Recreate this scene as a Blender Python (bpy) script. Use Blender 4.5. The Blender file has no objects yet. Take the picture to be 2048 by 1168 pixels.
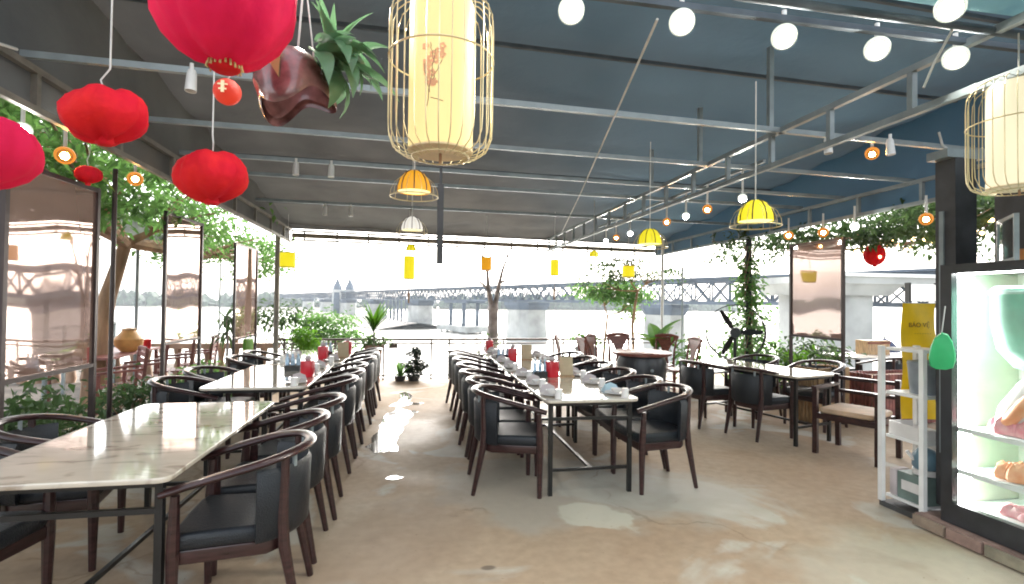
import bpy, bmesh, math, random
import numpy as np
from mathutils import Vector, Matrix
R = math.radians
rng = random.Random(7)
scene = bpy.context.scene
COL = scene.collection

# ---------------------------------------------------------------- camera, sky, sun, exposure
cam_d = bpy.data.cameras.new('camera'); cam = bpy.data.objects.new('camera', cam_d); COL.objects.link(cam)
cam_d.sensor_width = 36; cam_d.lens = 18.1; cam_d.clip_start = 0.05; cam_d.clip_end = 6000
cam.matrix_world = (Matrix.Translation((0, 0, 1.53)) @ Matrix.Rotation(R(-10.4), 4, 'Z')
                    @ Matrix.Rotation(R(91.0), 4, 'X') @ Matrix.Rotation(R(0.7), 4, 'Z'))
scene.camera = cam
EXPO = 2.35
vs = scene.view_settings
scene.display_settings.display_device = 'sRGB'
vs.view_transform = 'Standard'; vs.look = 'None'; vs.exposure = EXPO; vs.gamma = 1; vs.use_curve_mapping = False
UNIT = 1.0 / 2 ** EXPO                       # emission that shows as display white
scene.cycles.use_denoising = True
scene.cycles.max_bounces = 10; scene.cycles.transparent_max_bounces = 24
scene.cycles.diffuse_bounces = 5; scene.cycles.sample_clamp_indirect = 6; scene.cycles.caustics_reflective = False; scene.cycles.caustics_refractive = False
scene.cycles.volume_bounces = 1
scene.cycles.filter_width = 1.9

SUN_EL, SUN_AZ = 32, 15                       # high pale sun over the river, behind thin cloud
world = bpy.data.worlds.new('World'); scene.world = world; world.use_nodes = True
nt = world.node_tree; nt.nodes.clear()
sky = nt.nodes.new('ShaderNodeTexSky'); sky.sky_type = 'NISHITA'; sky.sun_disc = False
sky.sun_elevation = R(SUN_EL); sky.sun_rotation = R(SUN_AZ); sky.dust_density = 4.0; sky.air_density = 1.2
hs = nt.nodes.new('ShaderNodeHueSaturation'); hs.inputs['Saturation'].default_value = 0.30; hs.inputs['Value'].default_value = 1.0
bg = nt.nodes.new('ShaderNodeBackground'); bg.inputs['Strength'].default_value = 0.15
wo = nt.nodes.new('ShaderNodeOutputWorld')
nt.links.new(sky.outputs[0], hs.inputs['Color']); nt.links.new(hs.outputs[0], bg.inputs['Color']); nt.links.new(bg.outputs[0], wo.inputs['Surface'])
sun_d = bpy.data.lights.new('sun', 'SUN'); sun_d.energy = 0.5; sun_d.angle = R(40); sun_d.color = (1, .94, .85)
sun = bpy.data.objects.new('sun', sun_d); COL.objects.link(sun)
sd = Vector((math.sin(R(SUN_AZ)) * math.cos(R(SUN_EL)), math.cos(R(SUN_AZ)) * math.cos(R(SUN_EL)), math.sin(R(SUN_EL))))
sun.rotation_euler = sd.to_track_quat('Z', 'Y').to_euler(); sun.location = (0, 0, 30)

# ---------------------------------------------------------------- materials
def newmat(name):
    m = bpy.data.materials.new(name); m.use_nodes = True; n = m.node_tree; n.nodes.clear()
    out = n.nodes.new('ShaderNodeOutputMaterial'); return m, n, out

def mat(name, c, rough=.5, metal=0, var=.12, scale=6., bump=0., bscale=40., spec=.5, c2=None, stretch=(1, 1, 1), coat=0., trans=0.):
    m, n, out = newmat(name); L = n.links
    b = n.nodes.new('ShaderNodeBsdfPrincipled'); tc = n.nodes.new('ShaderNodeTexCoord'); mp = n.nodes.new('ShaderNodeMapping')
    mp.inputs['Scale'].default_value = stretch; L.new(tc.outputs['Object'], mp.inputs['Vector'])
    no = n.nodes.new('ShaderNodeTexNoise'); no.inputs['Scale'].default_value = scale; no.inputs['Detail'].default_value = 6
    L.new(mp.outputs[0], no.inputs['Vector'])
    rp = n.nodes.new('ShaderNodeValToRGB')
    c = tuple(c); d = c2 if c2 else tuple(max(0, x * (1 - 2 * var)) for x in c); u = c if c2 else tuple(min(1, x * (1 + 2 * var)) for x in c)
    rp.color_ramp.elements[0].position = .3; rp.color_ramp.elements[0].color = (*d, 1)
    rp.color_ramp.elements[1].position = .7; rp.color_ramp.elements[1].color = (*u, 1)
    L.new(no.outputs['Fac'], rp.inputs['Fac']); L.new(rp.outputs['Color'], b.inputs['Base Color'])
    mr = n.nodes.new('ShaderNodeMapRange'); mr.inputs[3].default_value = max(.02, rough * .8); mr.inputs[4].default_value = min(1, rough * 1.2)
    L.new(no.outputs['Fac'], mr.inputs[0]); L.new(mr.outputs[0], b.inputs['Roughness'])
    b.inputs['Metallic'].default_value = metal; b.inputs['Specular IOR Level'].default_value = spec; b.inputs['Coat Weight'].default_value = coat
    if bump:
        n2 = n.nodes.new('ShaderNodeTexNoise'); n2.inputs['Scale'].default_value = bscale; n2.inputs['Detail'].default_value = 4
        L.new(mp.outputs[0], n2.inputs['Vector'])
        bp = n.nodes.new('ShaderNodeBump'); bp.inputs['Strength'].default_value = bump; bp.inputs['Distance'].default_value = .02
        L.new(n2.outputs['Fac'], bp.inputs['Height']); L.new(bp.outputs[0], b.inputs['Normal'])
    sh = b.outputs[0]
    if trans:
        t = n.nodes.new('ShaderNodeBsdfTranslucent'); L.new(rp.outputs['Color'], t.inputs['Color'])
        mx = n.nodes.new('ShaderNodeMixShader'); mx.inputs[0].default_value = trans
        L.new(sh, mx.inputs[1]); L.new(t.outputs[0], mx.inputs[2]); sh = mx.outputs[0]
    L.new(sh, out.inputs['Surface']); return m

def glow(name, c, k, var=0.0, scale=4., base=.35):
    """lit thing: k = times display white"""
    m, n, out = newmat(name); L = n.links
    b = n.nodes.new('ShaderNodeBsdfPrincipled'); b.inputs['Base Color'].default_value = (*[x * base for x in c], 1); b.inputs['Roughness'].default_value = .6
    b.inputs['Emission Color'].default_value = (*c, 1); b.inputs['Emission Strength'].default_value = k * UNIT
    if var:
        tc = n.nodes.new('ShaderNodeTexCoord'); no = n.nodes.new('ShaderNodeTexNoise'); no.inputs['Scale'].default_value = scale
        L.new(tc.outputs['Object'], no.inputs['Vector'])
        mr = n.nodes.new('ShaderNodeMapRange'); mr.inputs[3].default_value = k * UNIT * (1 - var); mr.inputs[4].default_value = k * UNIT * (1 + var)
        L.new(no.outputs['Fac'], mr.inputs[0]); L.new(mr.outputs[0], b.inputs['Emission Strength'])
    L.new(b.outputs[0], out.inputs['Surface']); return m

def leafmat(name, c, c2, trans=.35, rough=.45):
    return mat(name, c, rough, scale=3., c2=c2, trans=trans, spec=.4)

M = {}
M['wood'] = mat('dark_wood', (.030, .011, .011), .30, var=.25, scale=9, stretch=(1, 1, 6), spec=.5, coat=.2)
M['leather'] = mat('black_leather', (.012, .015, .019), .40, bump=.25, bscale=140, spec=.38)
M['steel_black'] = mat('black_steel', (.02, .02, .02), .3, .4)
M['redwood'] = mat('red_wood', (.19, .055, .035), .35, var=.25, scale=9, stretch=(1, 1, 6))
M['brownwood'] = mat('brown_slats', (.20, .065, .055), .45, var=.25, scale=9, stretch=(1, 6, 1))
M['tan'] = mat('tan_slats', (.42, .27, .14), .5, var=.2, scale=9, stretch=(6, 6, 1))
M['seat_tan'] = mat('tan_cushion', (.50, .36, .25), .6)
M['steel'] = mat('grey_steel', (.24, .28, .29), .45, .2, var=.1)
M['steel_left'] = mat('weathered_steel', (.22, .20, .17), .5, .2, var=.15)
M['dullbar'] = mat('dull_blue_steel', (.09, .11, .13), .8, spec=.2)
M['darkrail'] = mat('brown_rail', (.10, .075, .06), .4, .3)
M['frame'] = mat('brown_frame', (.045, .030, .028), .4, .3)
M['white'] = mat('white_paint', (.78, .78, .76), .4, var=.04)
M['ceramic'] = mat('ceramic', (.72, .70, .68), .15, var=.04)
M['napkin'] = mat('grey_napkin', (.50, .44, .44), .8, var=.1)
M['blue_napkin'] = mat('blue_napkin', (.40, .55, .62), .8, var=.1)
M['redbox'] = mat('red_plastic', (.55, .015, .03), .3, var=.1)
M['board'] = mat('menu_board', (.45, .36, .22), .5, var=.1)
M['bottle'] = mat('bottle_label', (.35, .48, .60), .2, var=.3, scale=30)
M['concrete'] = mat('bridge_concrete', (.36, .37, .36), .9, var=.15, scale=.3)
M['bridge'] = mat('bridge_steel', (.085, .11, .145), .7, var=.15, scale=.4)
M['bark'] = mat('bark', (.33, .20, .12), .9, var=.25, bump=.6, bscale=20, stretch=(1, 1, .3))
M['greybark'] = mat('grey_bark', (.30, .26, .25), .9, var=.25, bump=.6, bscale=20)
M['leaf_dark'] = leafmat('dark_leaves', (.085, .15, .05), (.045, .085, .03), .5)
M['leaf_mid'] = leafmat('mid_leaves', (.16, .31, .08), (.09, .20, .05), .6)
M['leaf_lime'] = leafmat('lime_leaves', (.17, .36, .03), (.09, .24, .02), .45)
M['leaf_deep'] = leafmat('deep_green_leaves', (.030, .048, .028), (.014, .024, .014), .1)
M['leaf_wet'] = mat('glossy_strap_leaves', (.17, .32, .17), .3, scale=5, c2=(.09, .20, .10), trans=.35)
M['pot'] = mat('terracotta', (.24, .13, .09), .7, bump=.2)
M['pot_dark'] = mat('dark_pot', (.06, .06, .06), .5)
M['glaze'] = mat('plum_glaze', (.24, .115, .115), .25, var=.3, scale=12, coat=.5)
M['gold'] = mat('gold_wire', (.62, .52, .30), .35, .5)
M['goldstrap'] = mat('yellow_strap', (.50, .38, .16), .6)
M['cord'] = mat('grey_cord', (.55, .55, .52), .6)
M['dark'] = mat('dark_housing', (.028, .030, .034), .35, var=.15)
M['column'] = mat('dark_column', (.045, .045, .048), .5, var=.2)
M['yellow'] = mat('yellow_banner', (.85, .56, .0), .6, var=.06, bump=.2, bscale=5)
M['ink'] = mat('dark_print', (.22, .12, .01), .7)
M['green'] = mat('green_plastic', (.03, .42, .15), .35, var=.1)
M['greybin'] = mat('grey_bin', (.25, .28, .31), .4)
M['red_fabric'] = mat('red_lantern_cloth', (.84, .035, .035), .8, scale=7, c2=(.64, .010, .035), trans=.3, bump=.9, bscale=12, spec=.15)
M['pinkred'] = mat('pink_red_lantern_cloth', (.88, .03, .11), .8, scale=4, c2=(.68, .012, .09), trans=.3, bump=.8, bscale=8, spec=.15)
M['teal_fabric'] = mat('teal_canopy_cloth', (.22, .42, .44), .8, scale=2, trans=.45)
M['brick'] = mat('plinth_brick', (.26, .17, .14), .9, var=.25, scale=7, bump=.4)
M['awning'] = mat('awning_sheet', (.32, .35, .36), .7, var=.15)
M['baluster'] = mat('balustrade_stone', (.36, .24, .17), .8, var=.15)
M['black'] = mat('fan_black', (.012, .013, .014), .4)
M['pink'] = mat('pink_meat', (.62, .16, .20), .45, scale=14, c2=(.70, .42, .42))
M['orange_meat'] = mat('orange_fish', (.75, .26, .10), .45, scale=12, c2=(.8, .45, .28))
M['mint'] = mat('mint_plastic', (.26, .60, .46), .4, var=.1)
M['teal_tray'] = mat('teal_tray', (.46, .70, .62), .25, var=.1)
M['farleaf'] = mat('far_foliage', (.030, .055, .028), .9, var=.4, scale=.25)
M['spot_white'] = glow('white_lamp', (1, .96, .86), 700)
M['spot_warm'] = glow('warm_lamp', (1, .50, .16), 400)
M['fairy'] = glow('fairy_bulb', (1, .62, .25), 14)
M['shade'] = glow('lit_paper_shade', (1, .78, .33), .85, .18, 3)
M['shade_white'] = glow('bright_paper_shade', (1, .90, .62), .80, .12, 3)
M['amber'] = glow('amber_shade', (.95, .42, .015), .75, .3, 8)
M['yellowglow'] = glow('yellow_shade', (.95, .80, .02), .9, .2, 8)
M['whiteglow'] = glow('white_dome_shade', (1, .95, .85), .75, .1, 8)
M['bulbglow'] = glow('shade_mouth', (1, .85, .35), 1.6)
M['amber_glass'] = glow('amber_reflector_glass', (1, .36, .05), .75, .2, 20)  # orange halo round the warm lamps, as emission
M['reflector_glass'] = glow('white_reflector_glass', (.92, .98, .84), .95, .05, 20)  # lens halo round the white lamps, as emission
M['led'] = glow('led_strip', (1, .99, .98), 38)
M['redglow'] = glow('red_ball_glow', (.85, .05, .02), .55, .3, 20)
M['signwhite'] = glow('white_light_box', (1, .99, .95), 1.5)

# marble with brown-grey veins
def marble():
    m, n, out = newmat('marble'); L = n.links
    b = n.nodes.new('ShaderNodeBsdfPrincipled'); tc = n.nodes.new('ShaderNodeTexCoord')
    mp = n.nodes.new('ShaderNodeMapping'); mp.inputs['Rotation'].default_value = (0, 0, R(35)); mp.inputs['Scale'].default_value = (1.2, 3.2, 1)
    oi = n.nodes.new('ShaderNodeObjectInfo'); ad = n.nodes.new('ShaderNodeVectorMath'); ad.operation = 'ADD'
    L.new(tc.outputs['Object'], ad.inputs[0]); L.new(oi.outputs['Location'], ad.inputs[1]); L.new(ad.outputs[0], mp.inputs['Vector'])
    n1 = n.nodes.new('ShaderNodeTexNoise'); n1.inputs['Scale'].default_value = 2.6; n1.inputs['Detail'].default_value = 9; n1.inputs['Distortion'].default_value = 1.4
    L.new(mp.outputs[0], n1.inputs['Vector'])
    r = n.nodes.new('ShaderNodeValToRGB'); e = r.color_ramp.elements
    e[0].position = .30; e[0].color = (.28, .22, .16, 1); e[1].position = .72; e[1].color = (.56, .50, .41, 1)
    k = e.new(.46); k.color = (.50, .45, .37, 1); k = e.new(.40); k.color = (.38, .33, .27, 1)
    L.new(n1.outputs['Fac'], r.inputs['Fac']); L.new(r.outputs[0], b.inputs['Base Color'])
    b.inputs['Roughness'].default_value = .06; b.inputs['Specular IOR Level'].default_value = .9; b.inputs['Coat Weight'].default_value = .5; b.inputs['Coat Roughness'].default_value = .06
    L.new(b.outputs[0], out.inputs['Surface']); return m
M['marble'] = marble()

# trodden tan concrete, paler worn and damp patches
def floor_mat():
    m, n, out = newmat('tan_concrete'); L = n.links
    b = n.nodes.new('ShaderNodeBsdfPrincipled'); tc = n.nodes.new('ShaderNodeTexCoord')
    def noise(s, d=6, dist=0.):
        x = n.nodes.new('ShaderNodeTexNoise'); x.inputs['Scale'].default_value = s; x.inputs['Detail'].default_value = d; x.inputs['Distortion'].default_value = dist
        L.new(tc.outputs['Object'], x.inputs['Vector']); return x.outputs['Fac']
    def ramp(f, pts):
        r = n.nodes.new('ShaderNodeValToRGB'); e = r.color_ramp.elements
        e[0].position, e[0].color = pts[0][0], (*pts[0][1], 1); e[1].position, e[1].color = pts[-1][0], (*pts[-1][1], 1)
        for p, c in pts[1:-1]: k = e.new(p); k.color = (*c, 1)
        L.new(f, r.inputs['Fac']); return r.outputs[0]
    def mix(f, a, c, bt='MIX'):
        x = n.nodes.new('ShaderNodeMix'); x.data_type = 'RGBA'; x.blend_type = bt
        if isinstance(f, float): x.inputs[0].default_value = f
        else: L.new(f, x.inputs[0])
        L.new(a, x.inputs[6]); L.new(c, x.inputs[7]); return x.outputs[2]
    base = ramp(noise(.55, 8, .6), [(.3, (.36, .255, .170)), (.5, (.41, .31, .215)), (.7, (.43, .355, .265))])
    fine = ramp(noise(14, 8), [(.3, (.78, .78, .78)), (.7, (1, 1, 1))])
    c = mix(.8, base, fine, 'MULTIPLY')
    worn = ramp(noise(.8, 7, 1.2), [(.56, (0, 0, 0)), (.62, (1, 1, 1))])
    pale = ramp(noise(5, 5), [(.3, (.40, .365, .30)), (.7, (.47, .44, .38))])
    c = mix(worn, c, pale)
    sx = n.nodes.new('ShaderNodeSeparateXYZ'); L.new(tc.outputs['Object'], sx.inputs[0])
    wob = n.nodes.new('ShaderNodeTexNoise'); wob.inputs['Scale'].default_value = 2.2; wob.inputs['Detail'].default_value = 5; L.new(tc.outputs['Object'], wob.inputs['Vector'])
    def math_(op, a, b=None, c_=None):
        x = n.nodes.new('ShaderNodeMath'); x.operation = op
        for i, q in enumerate((a, b, c_)):
            if q is None: continue
            if isinstance(q, (int, float)): x.inputs[i].default_value = q
            else: L.new(q, x.inputs[i])
        return x.outputs[0]
    def blot(cx, cy, rx, ry, rot, col, e0, e1, amp, k=1.):   # a worn patch with its own outline
        dx = math_('SUBTRACT', sx.outputs[0], cx); dy = math_('SUBTRACT', sx.outputs[1], cy); ca, sa = math.cos(R(rot)), math.sin(R(rot))
        u = math_('DIVIDE', math_('ADD', math_('MULTIPLY', dx, ca), math_('MULTIPLY', dy, sa)), rx); v = math_('DIVIDE', math_('SUBTRACT', math_('MULTIPLY', dy, ca), math_('MULTIPLY', dx, sa)), ry)
        r2 = math_('SQRT', math_('ADD', math_('MULTIPLY', u, u), math_('MULTIPLY', v, v)))
        r2 = math_('ADD', r2, math_('MULTIPLY', math_('SUBTRACT', wob.outputs['Fac'], .5), amp))
        mr_ = n.nodes.new('ShaderNodeMapRange'); mr_.interpolation_type = 'SMOOTHSTEP'; mr_.inputs[1].default_value = e0; mr_.inputs[2].default_value = e1; mr_.inputs[3].default_value = k; mr_.inputs[4].default_value = 0
        L.new(r2, mr_.inputs[0]); return mr_.outputs[0]
    def solid(col):
        x = n.nodes.new('ShaderNodeRGB'); x.outputs[0].default_value = (*col, 1); return x.outputs[0]
    c = mix(blot(1.35, 4.1, 1.35, .85, -12, 0, .75, 1.05, 1.1, .65), c, solid((.36, .34, .29)))
    c = mix(blot(1.28, 3.52, .36, .24, -30, 0, .80, .98, 1.9, .75), c, solid((.50, .48, .39)))
    c = mix(blot(2.6, 2.3, 1.1, .7, 25, 0, .6, 1.1, 1.4, .5), c, solid((.42, .40, .33)))
    c = mix(blot(-.15, 3.3, 1.0, .5, 60, 0, .6, 1.1, 1.5, .4), c, solid((.27, .19, .13)))
    c = mix(blot(.42, 2.95, .05, .03, 0, 0, .5, 1.1, .8, .8), c, solid((.12, .09, .07)))
    st = ramp(noise(2.0, 6, .6), [(.56, (1, 1, 1)), (.68, (.86, .84, .82)), (.78, (.92, .90, .88))])
    c = mix(.8, c, st, 'MULTIPLY')
    sp = ramp(noise(38, 2), [(.70, (1, 1, 1)), (.76, (.62, .56, .50))]); c = mix(.8, c, sp, 'MULTIPLY')
    vo = n.nodes.new('ShaderNodeTexVoronoi'); vo.feature = 'DISTANCE_TO_EDGE'; vo.inputs['Scale'].default_value = .42
    vd = n.nodes.new('ShaderNodeVectorMath'); vd.operation = 'MULTIPLY_ADD'; L.new(wob.outputs['Color'], vd.inputs[0]); vd.inputs[1].default_value = (.7, .7, 0); L.new(tc.outputs['Object'], vd.inputs[2]); L.new(vd.outputs[0], vo.inputs['Vector'])
    ck = ramp(vo.outputs['Distance'], [(0, (.66, .61, .56)), (.0035, (.78, .74, .70)), (.006, (1, 1, 1))])
    ckm = ramp(noise(.7, 2), [(.50, (0, 0, 0)), (.56, (.7, .7, .7))]); c = mix(ckm, c, mix(1.0, c, ck, 'MULTIPLY'))
    L.new(c, b.inputs['Base Color'])
    rr = n.nodes.new('ShaderNodeMapRange'); rr.inputs[1].default_value = .35; rr.inputs[2].default_value = .65; rr.inputs[3].default_value = .55; rr.inputs[4].default_value = .85; b.inputs['Specular IOR Level'].default_value = .18
    L.new(noise(.9, 6, .8), rr.inputs[0]); L.new(rr.outputs[0], b.inputs['Roughness'])
    bp = n.nodes.new('ShaderNodeBump'); bp.inputs['Strength'].default_value = .25; bp.inputs['Distance'].default_value = .01
    L.new(noise(9, 8), bp.inputs['Height']); L.new(bp.outputs[0], b.inputs['Normal'])
    L.new(b.outputs[0], out.inputs['Surface']); return m
M['floor'] = floor_mat()
M['patch'] = mat('pale_cement_patch', (.56, .55, .46), .5, scale=4, c2=(.42, .39, .31))

def water_mat():
    m, n, out = newmat('river_water'); L = n.links
    b = n.nodes.new('ShaderNodeBsdfPrincipled'); b.inputs['Base Color'].default_value = (.60, .58, .52, 1); b.inputs['Roughness'].default_value = .25
    tc = n.nodes.new('ShaderNodeTexCoord'); no = n.nodes.new('ShaderNodeTexNoise'); no.inputs['Scale'].default_value = .5; no.inputs['Detail'].default_value = 5
    L.new(tc.outputs['Object'], no.inputs['Vector']); bp = n.nodes.new('ShaderNodeBump'); bp.inputs['Strength'].default_value = .2; bp.inputs['Distance'].default_value = .2
    L.new(no.outputs['Fac'], bp.inputs['Height']); L.new(bp.outputs[0], b.inputs['Normal']); L.new(b.outputs[0], out.inputs['Surface']); return m
M['water'] = water_mat()
def puddle_mat():
    m, n, out = newmat('puddle_water'); L = n.links
    b = n.nodes.new('ShaderNodeBsdfPrincipled'); b.inputs['Base Color'].default_value = (.30, .27, .23, 1); b.inputs['Roughness'].default_value = .06; b.inputs['Specular IOR Level'].default_value = 1.0
    b.inputs['Coat Weight'].default_value = 1.0; b.inputs['Coat Roughness'].default_value = .05
    tc = n.nodes.new('ShaderNodeTexCoord'); no = n.nodes.new('ShaderNodeTexNoise'); no.inputs['Scale'].default_value = 3
    L.new(tc.outputs['Object'], no.inputs['Vector']); bp = n.nodes.new('ShaderNodeBump'); bp.inputs['Strength'].default_value = .12; bp.inputs['Distance'].default_value = .02
    L.new(no.outputs['Fac'], bp.inputs['Height']); L.new(bp.outputs[0], b.inputs['Normal']); L.new(b.outputs[0], out.inputs['Surface']); return m
M['puddle'] = puddle_mat()
# clear plastic wind screen, slightly wavy, strongly mirroring at a slant
def sheet_mat(name, tint, base, wav, rough=.02, dif=.12, top=.95, dcol=(.42, .30, .27), gcol=(.9, .9, .9)):
    m, n, out = newmat(name); L = n.links
    tr = n.nodes.new('ShaderNodeBsdfTransparent'); tr.inputs[0].default_value = (*tint, 1)
    gl = n.nodes.new('ShaderNodeBsdfGlossy'); gl.inputs['Roughness'].default_value = rough; gl.inputs[0].default_value = (*gcol, 1)
    df = n.nodes.new('ShaderNodeBsdfDiffuse'); df.inputs[0].default_value = (*dcol, 1)
    tc = n.nodes.new('ShaderNodeTexCoord'); no = n.nodes.new('ShaderNodeTexNoise'); no.inputs['Scale'].default_value = 1.3; no.inputs['Detail'].default_value = 1.5; no.inputs['Distortion'].default_value = .6
    L.new(tc.outputs['Object'], no.inputs['Vector'])
    if wav:
        bp = n.nodes.new('ShaderNodeBump'); bp.inputs['Strength'].default_value = wav; bp.inputs['Distance'].default_value = .05
        L.new(no.outputs['Fac'], bp.inputs['Height']); L.new(bp.outputs[0], gl.inputs['Normal'])
    lw = n.nodes.new('ShaderNodeLayerWeight'); lw.inputs['Blend'].default_value = .5; pw = n.nodes.new('ShaderNodeMath'); pw.operation = 'POWER'; pw.inputs[1].default_value = 4
    L.new(lw.outputs['Facing'], pw.inputs[0]); mr = n.nodes.new('ShaderNodeMapRange'); mr.inputs[3].default_value = base; mr.inputs[4].default_value = top
    L.new(pw.outputs[0], mr.inputs[0])
    m0 = n.nodes.new('ShaderNodeMixShader'); m0.inputs[0].default_value = dif; L.new(tr.outputs[0], m0.inputs[1]); L.new(df.outputs[0], m0.inputs[2])
    m1 = n.nodes.new('ShaderNodeMixShader'); L.new(mr.outputs[0], m1.inputs[0]); L.new(m0.outputs[0], m1.inputs[1]); L.new(gl.outputs[0], m1.inputs[2])
    L.new(m1.outputs[0], out.inputs['Surface']); return m
M['sheet'] = sheet_mat('clear_plastic_sheet', (.20, .15, .14), .46, .03, .03, .62, .9, (.52, .34, .28), (.80, .64, .58))
M['glass'] = sheet_mat('door_glass', (.98, 1, .99), .02, 0.0, .01, 0.0)
M['tealglass'] = sheet_mat('teal_glass', (.35, .55, .52), .35, .05, .05, .25)
# dark roof cloth
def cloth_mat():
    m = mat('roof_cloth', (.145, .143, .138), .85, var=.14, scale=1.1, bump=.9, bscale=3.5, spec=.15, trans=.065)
    n = m.node_tree; L = n.links                      # bluish lamp glare put into the cloth colour toward the front right
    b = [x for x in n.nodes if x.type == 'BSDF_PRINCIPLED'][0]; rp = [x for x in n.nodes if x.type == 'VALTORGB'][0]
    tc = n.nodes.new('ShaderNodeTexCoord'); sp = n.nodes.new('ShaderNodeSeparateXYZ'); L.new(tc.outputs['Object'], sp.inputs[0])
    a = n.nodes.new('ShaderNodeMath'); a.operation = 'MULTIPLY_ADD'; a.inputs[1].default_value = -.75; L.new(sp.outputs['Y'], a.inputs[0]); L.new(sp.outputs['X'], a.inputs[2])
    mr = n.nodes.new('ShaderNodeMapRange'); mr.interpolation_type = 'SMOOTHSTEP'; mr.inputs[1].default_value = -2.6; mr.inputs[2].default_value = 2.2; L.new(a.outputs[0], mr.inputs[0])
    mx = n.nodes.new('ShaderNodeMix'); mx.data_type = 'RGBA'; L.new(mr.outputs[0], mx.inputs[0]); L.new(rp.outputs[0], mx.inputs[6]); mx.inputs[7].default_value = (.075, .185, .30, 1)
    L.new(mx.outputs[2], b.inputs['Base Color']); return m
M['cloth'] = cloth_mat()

# ---------------------------------------------------------------- mesh builder
class MB:
    def __init__(s): s.v = []; s.f = []; s.sm = []
    def add(s, vs, fs, smooth=False):
        o = len(s.v); s.v += [tuple(v) for v in vs]; s.f += [tuple(i + o for i in f) for f in fs]; s.sm += [smooth] * len(fs)
    def box(s, x0, x1, y0, y1, z0, z1, mtx=None):
        v = [Vector(p) for p in ((x0, y0, z0), (x1, y0, z0), (x1, y1, z0), (x0, y1, z0), (x0, y0, z1), (x1, y0, z1), (x1, y1, z1), (x0, y1, z1))]
        if mtx: v = [mtx @ p for p in v]
        s.add(v, [(3, 2, 1, 0), (4, 5, 6, 7), (0, 1, 5, 4), (1, 2, 6, 5), (2, 3, 7, 6), (3, 0, 4, 7)]); return s
    def bar(s, a, b, w, h=None, w2=None, h2=None):
        """box bar from a to b, section w x h, tapering to w2 x h2"""
        a, b = Vector(a), Vector(b); h = h or w; w2 = w2 or w; h2 = h2 or (h if w2 == w else w2 * h / w)
        d = (b - a).normalized(); up = Vector((0, 0, 1)) if abs(d.z) < .95 else Vector((1, 0, 0))
        x = d.cross(up).normalized(); y = x.cross(d)
        v = [a - x * w / 2 - y * h / 2, a + x * w / 2 - y * h / 2, a + x * w / 2 + y * h / 2, a - x * w / 2 + y * h / 2,
             b - x * w2 / 2 - y * h2 / 2, b + x * w2 / 2 - y * h2 / 2, b + x * w2 / 2 + y * h2 / 2, b - x * w2 / 2 + y * h2 / 2]
        s.add(v, [(3, 2, 1, 0), (4, 5, 6, 7), (0, 1, 5, 4), (1, 2, 6, 5), (2, 3, 7, 6), (3, 0, 4, 7)]); return s
    def tube(s, pts, r, n=8, closed=False, sec=None, caps=True):
        """round tube through pts; r scalar or list; sec=(wide, tall) for an oval section"""
        P = [Vector(p) for p in pts]; k = len(P); rs = r if isinstance(r, (list, tuple)) else [r] * k
        vs = []; prev = None
        for i, p in enumerate(P):
            if closed: t = P[(i + 1) % k] - P[i - 1]
            else: t = P[min(i + 1, k - 1)] - P[max(i - 1, 0)]
            t.normalize()
            up = Vector((0, 0, 1)) if abs(t.z) < .9 else (prev if prev is not None else Vector((1, 0, 0)))
            x = t.cross(up)
            if x.length < 1e-4: x = t.cross(Vector((0, 1, 0)))
            x.normalize(); y = x.cross(t)
            if prev is None or abs(t.z) >= .9: prev = y
            for j in range(n):
                a = 2 * math.pi * j / n; sx, sy = (sec if sec else (1, 1))
                vs.append(p + x * math.cos(a) * rs[i] * sx + y * math.sin(a) * rs[i] * sy)
        fs = []
        for i in range(k if closed else k - 1):
            a, b = i * n, ((i + 1) % k) * n
            for j in range(n): fs.append((a + j, a + (j + 1) % n, b + (j + 1) % n, b + j))
        if not closed and caps: fs.append(tuple(range(n - 1, -1, -1))); fs.append(tuple((k - 1) * n + j for j in range(n)))
        s.add(vs, fs, True); return s
    def lathe(s, prof, n=16, c=(0, 0, 0), fn=None, cap=True):
        vs = []; fs = []; k = len(prof)
        for (r, z) in prof:
            for j in range(n):
                a = 2 * math.pi * j / n; p = Vector((c[0] + r * math.cos(a), c[1] + r * math.sin(a), c[2] + z))
                if fn: p = Vector(fn(p, a, r, z))
                vs.append(p)
        for i in range(k - 1):
            for j in range(n): fs.append((i * n + j, i * n + (j + 1) % n, (i + 1) * n + (j + 1) % n, (i + 1) * n + j))
        if cap:
            fs.append(tuple(range(n - 1, -1, -1))); fs.append(tuple((k - 1) * n + j for j in range(n)))
        s.add(vs, fs, True); return s
    def pad(s, poly, z0, z1, r, steps=3):
        """prism over a convex outline with rounded rims"""
        n = len(poly); cx = sum(p[0] for p in poly) / n; cy = sum(p[1] for p in poly) / n
        size = max(math.hypot(p[0] - cx, p[1] - cy) for p in poly)
        rings = []
        for i in range(steps + 1):
            a = math.pi / 2 * i / steps; rings.append((1 - r / size * (1 - math.sin(a)), z0 + r * (1 - math.cos(a))))
        for i in range(steps + 1):
            a = math.pi / 2 * i / steps; rings.append((1 - r / size * (1 - math.cos(a)), z1 - r * (1 - math.sin(a))))
        vs = []; fs = []
        for k_, z in rings:
            for p in poly: vs.append((cx + (p[0] - cx) * k_, cy + (p[1] - cy) * k_, z))
        for i in range(len(rings) - 1):
            for j in range(n): fs.append((i * n + j, i * n + (j + 1) % n, (i + 1) * n + (j + 1) % n, (i + 1) * n + j))
        caps = [tuple(range(n - 1, -1, -1)), tuple((len(rings) - 1) * n + j for j in range(n))]
        s.add(vs, fs + caps, True); s.sm[-2:] = [False, False]; return s
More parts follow.
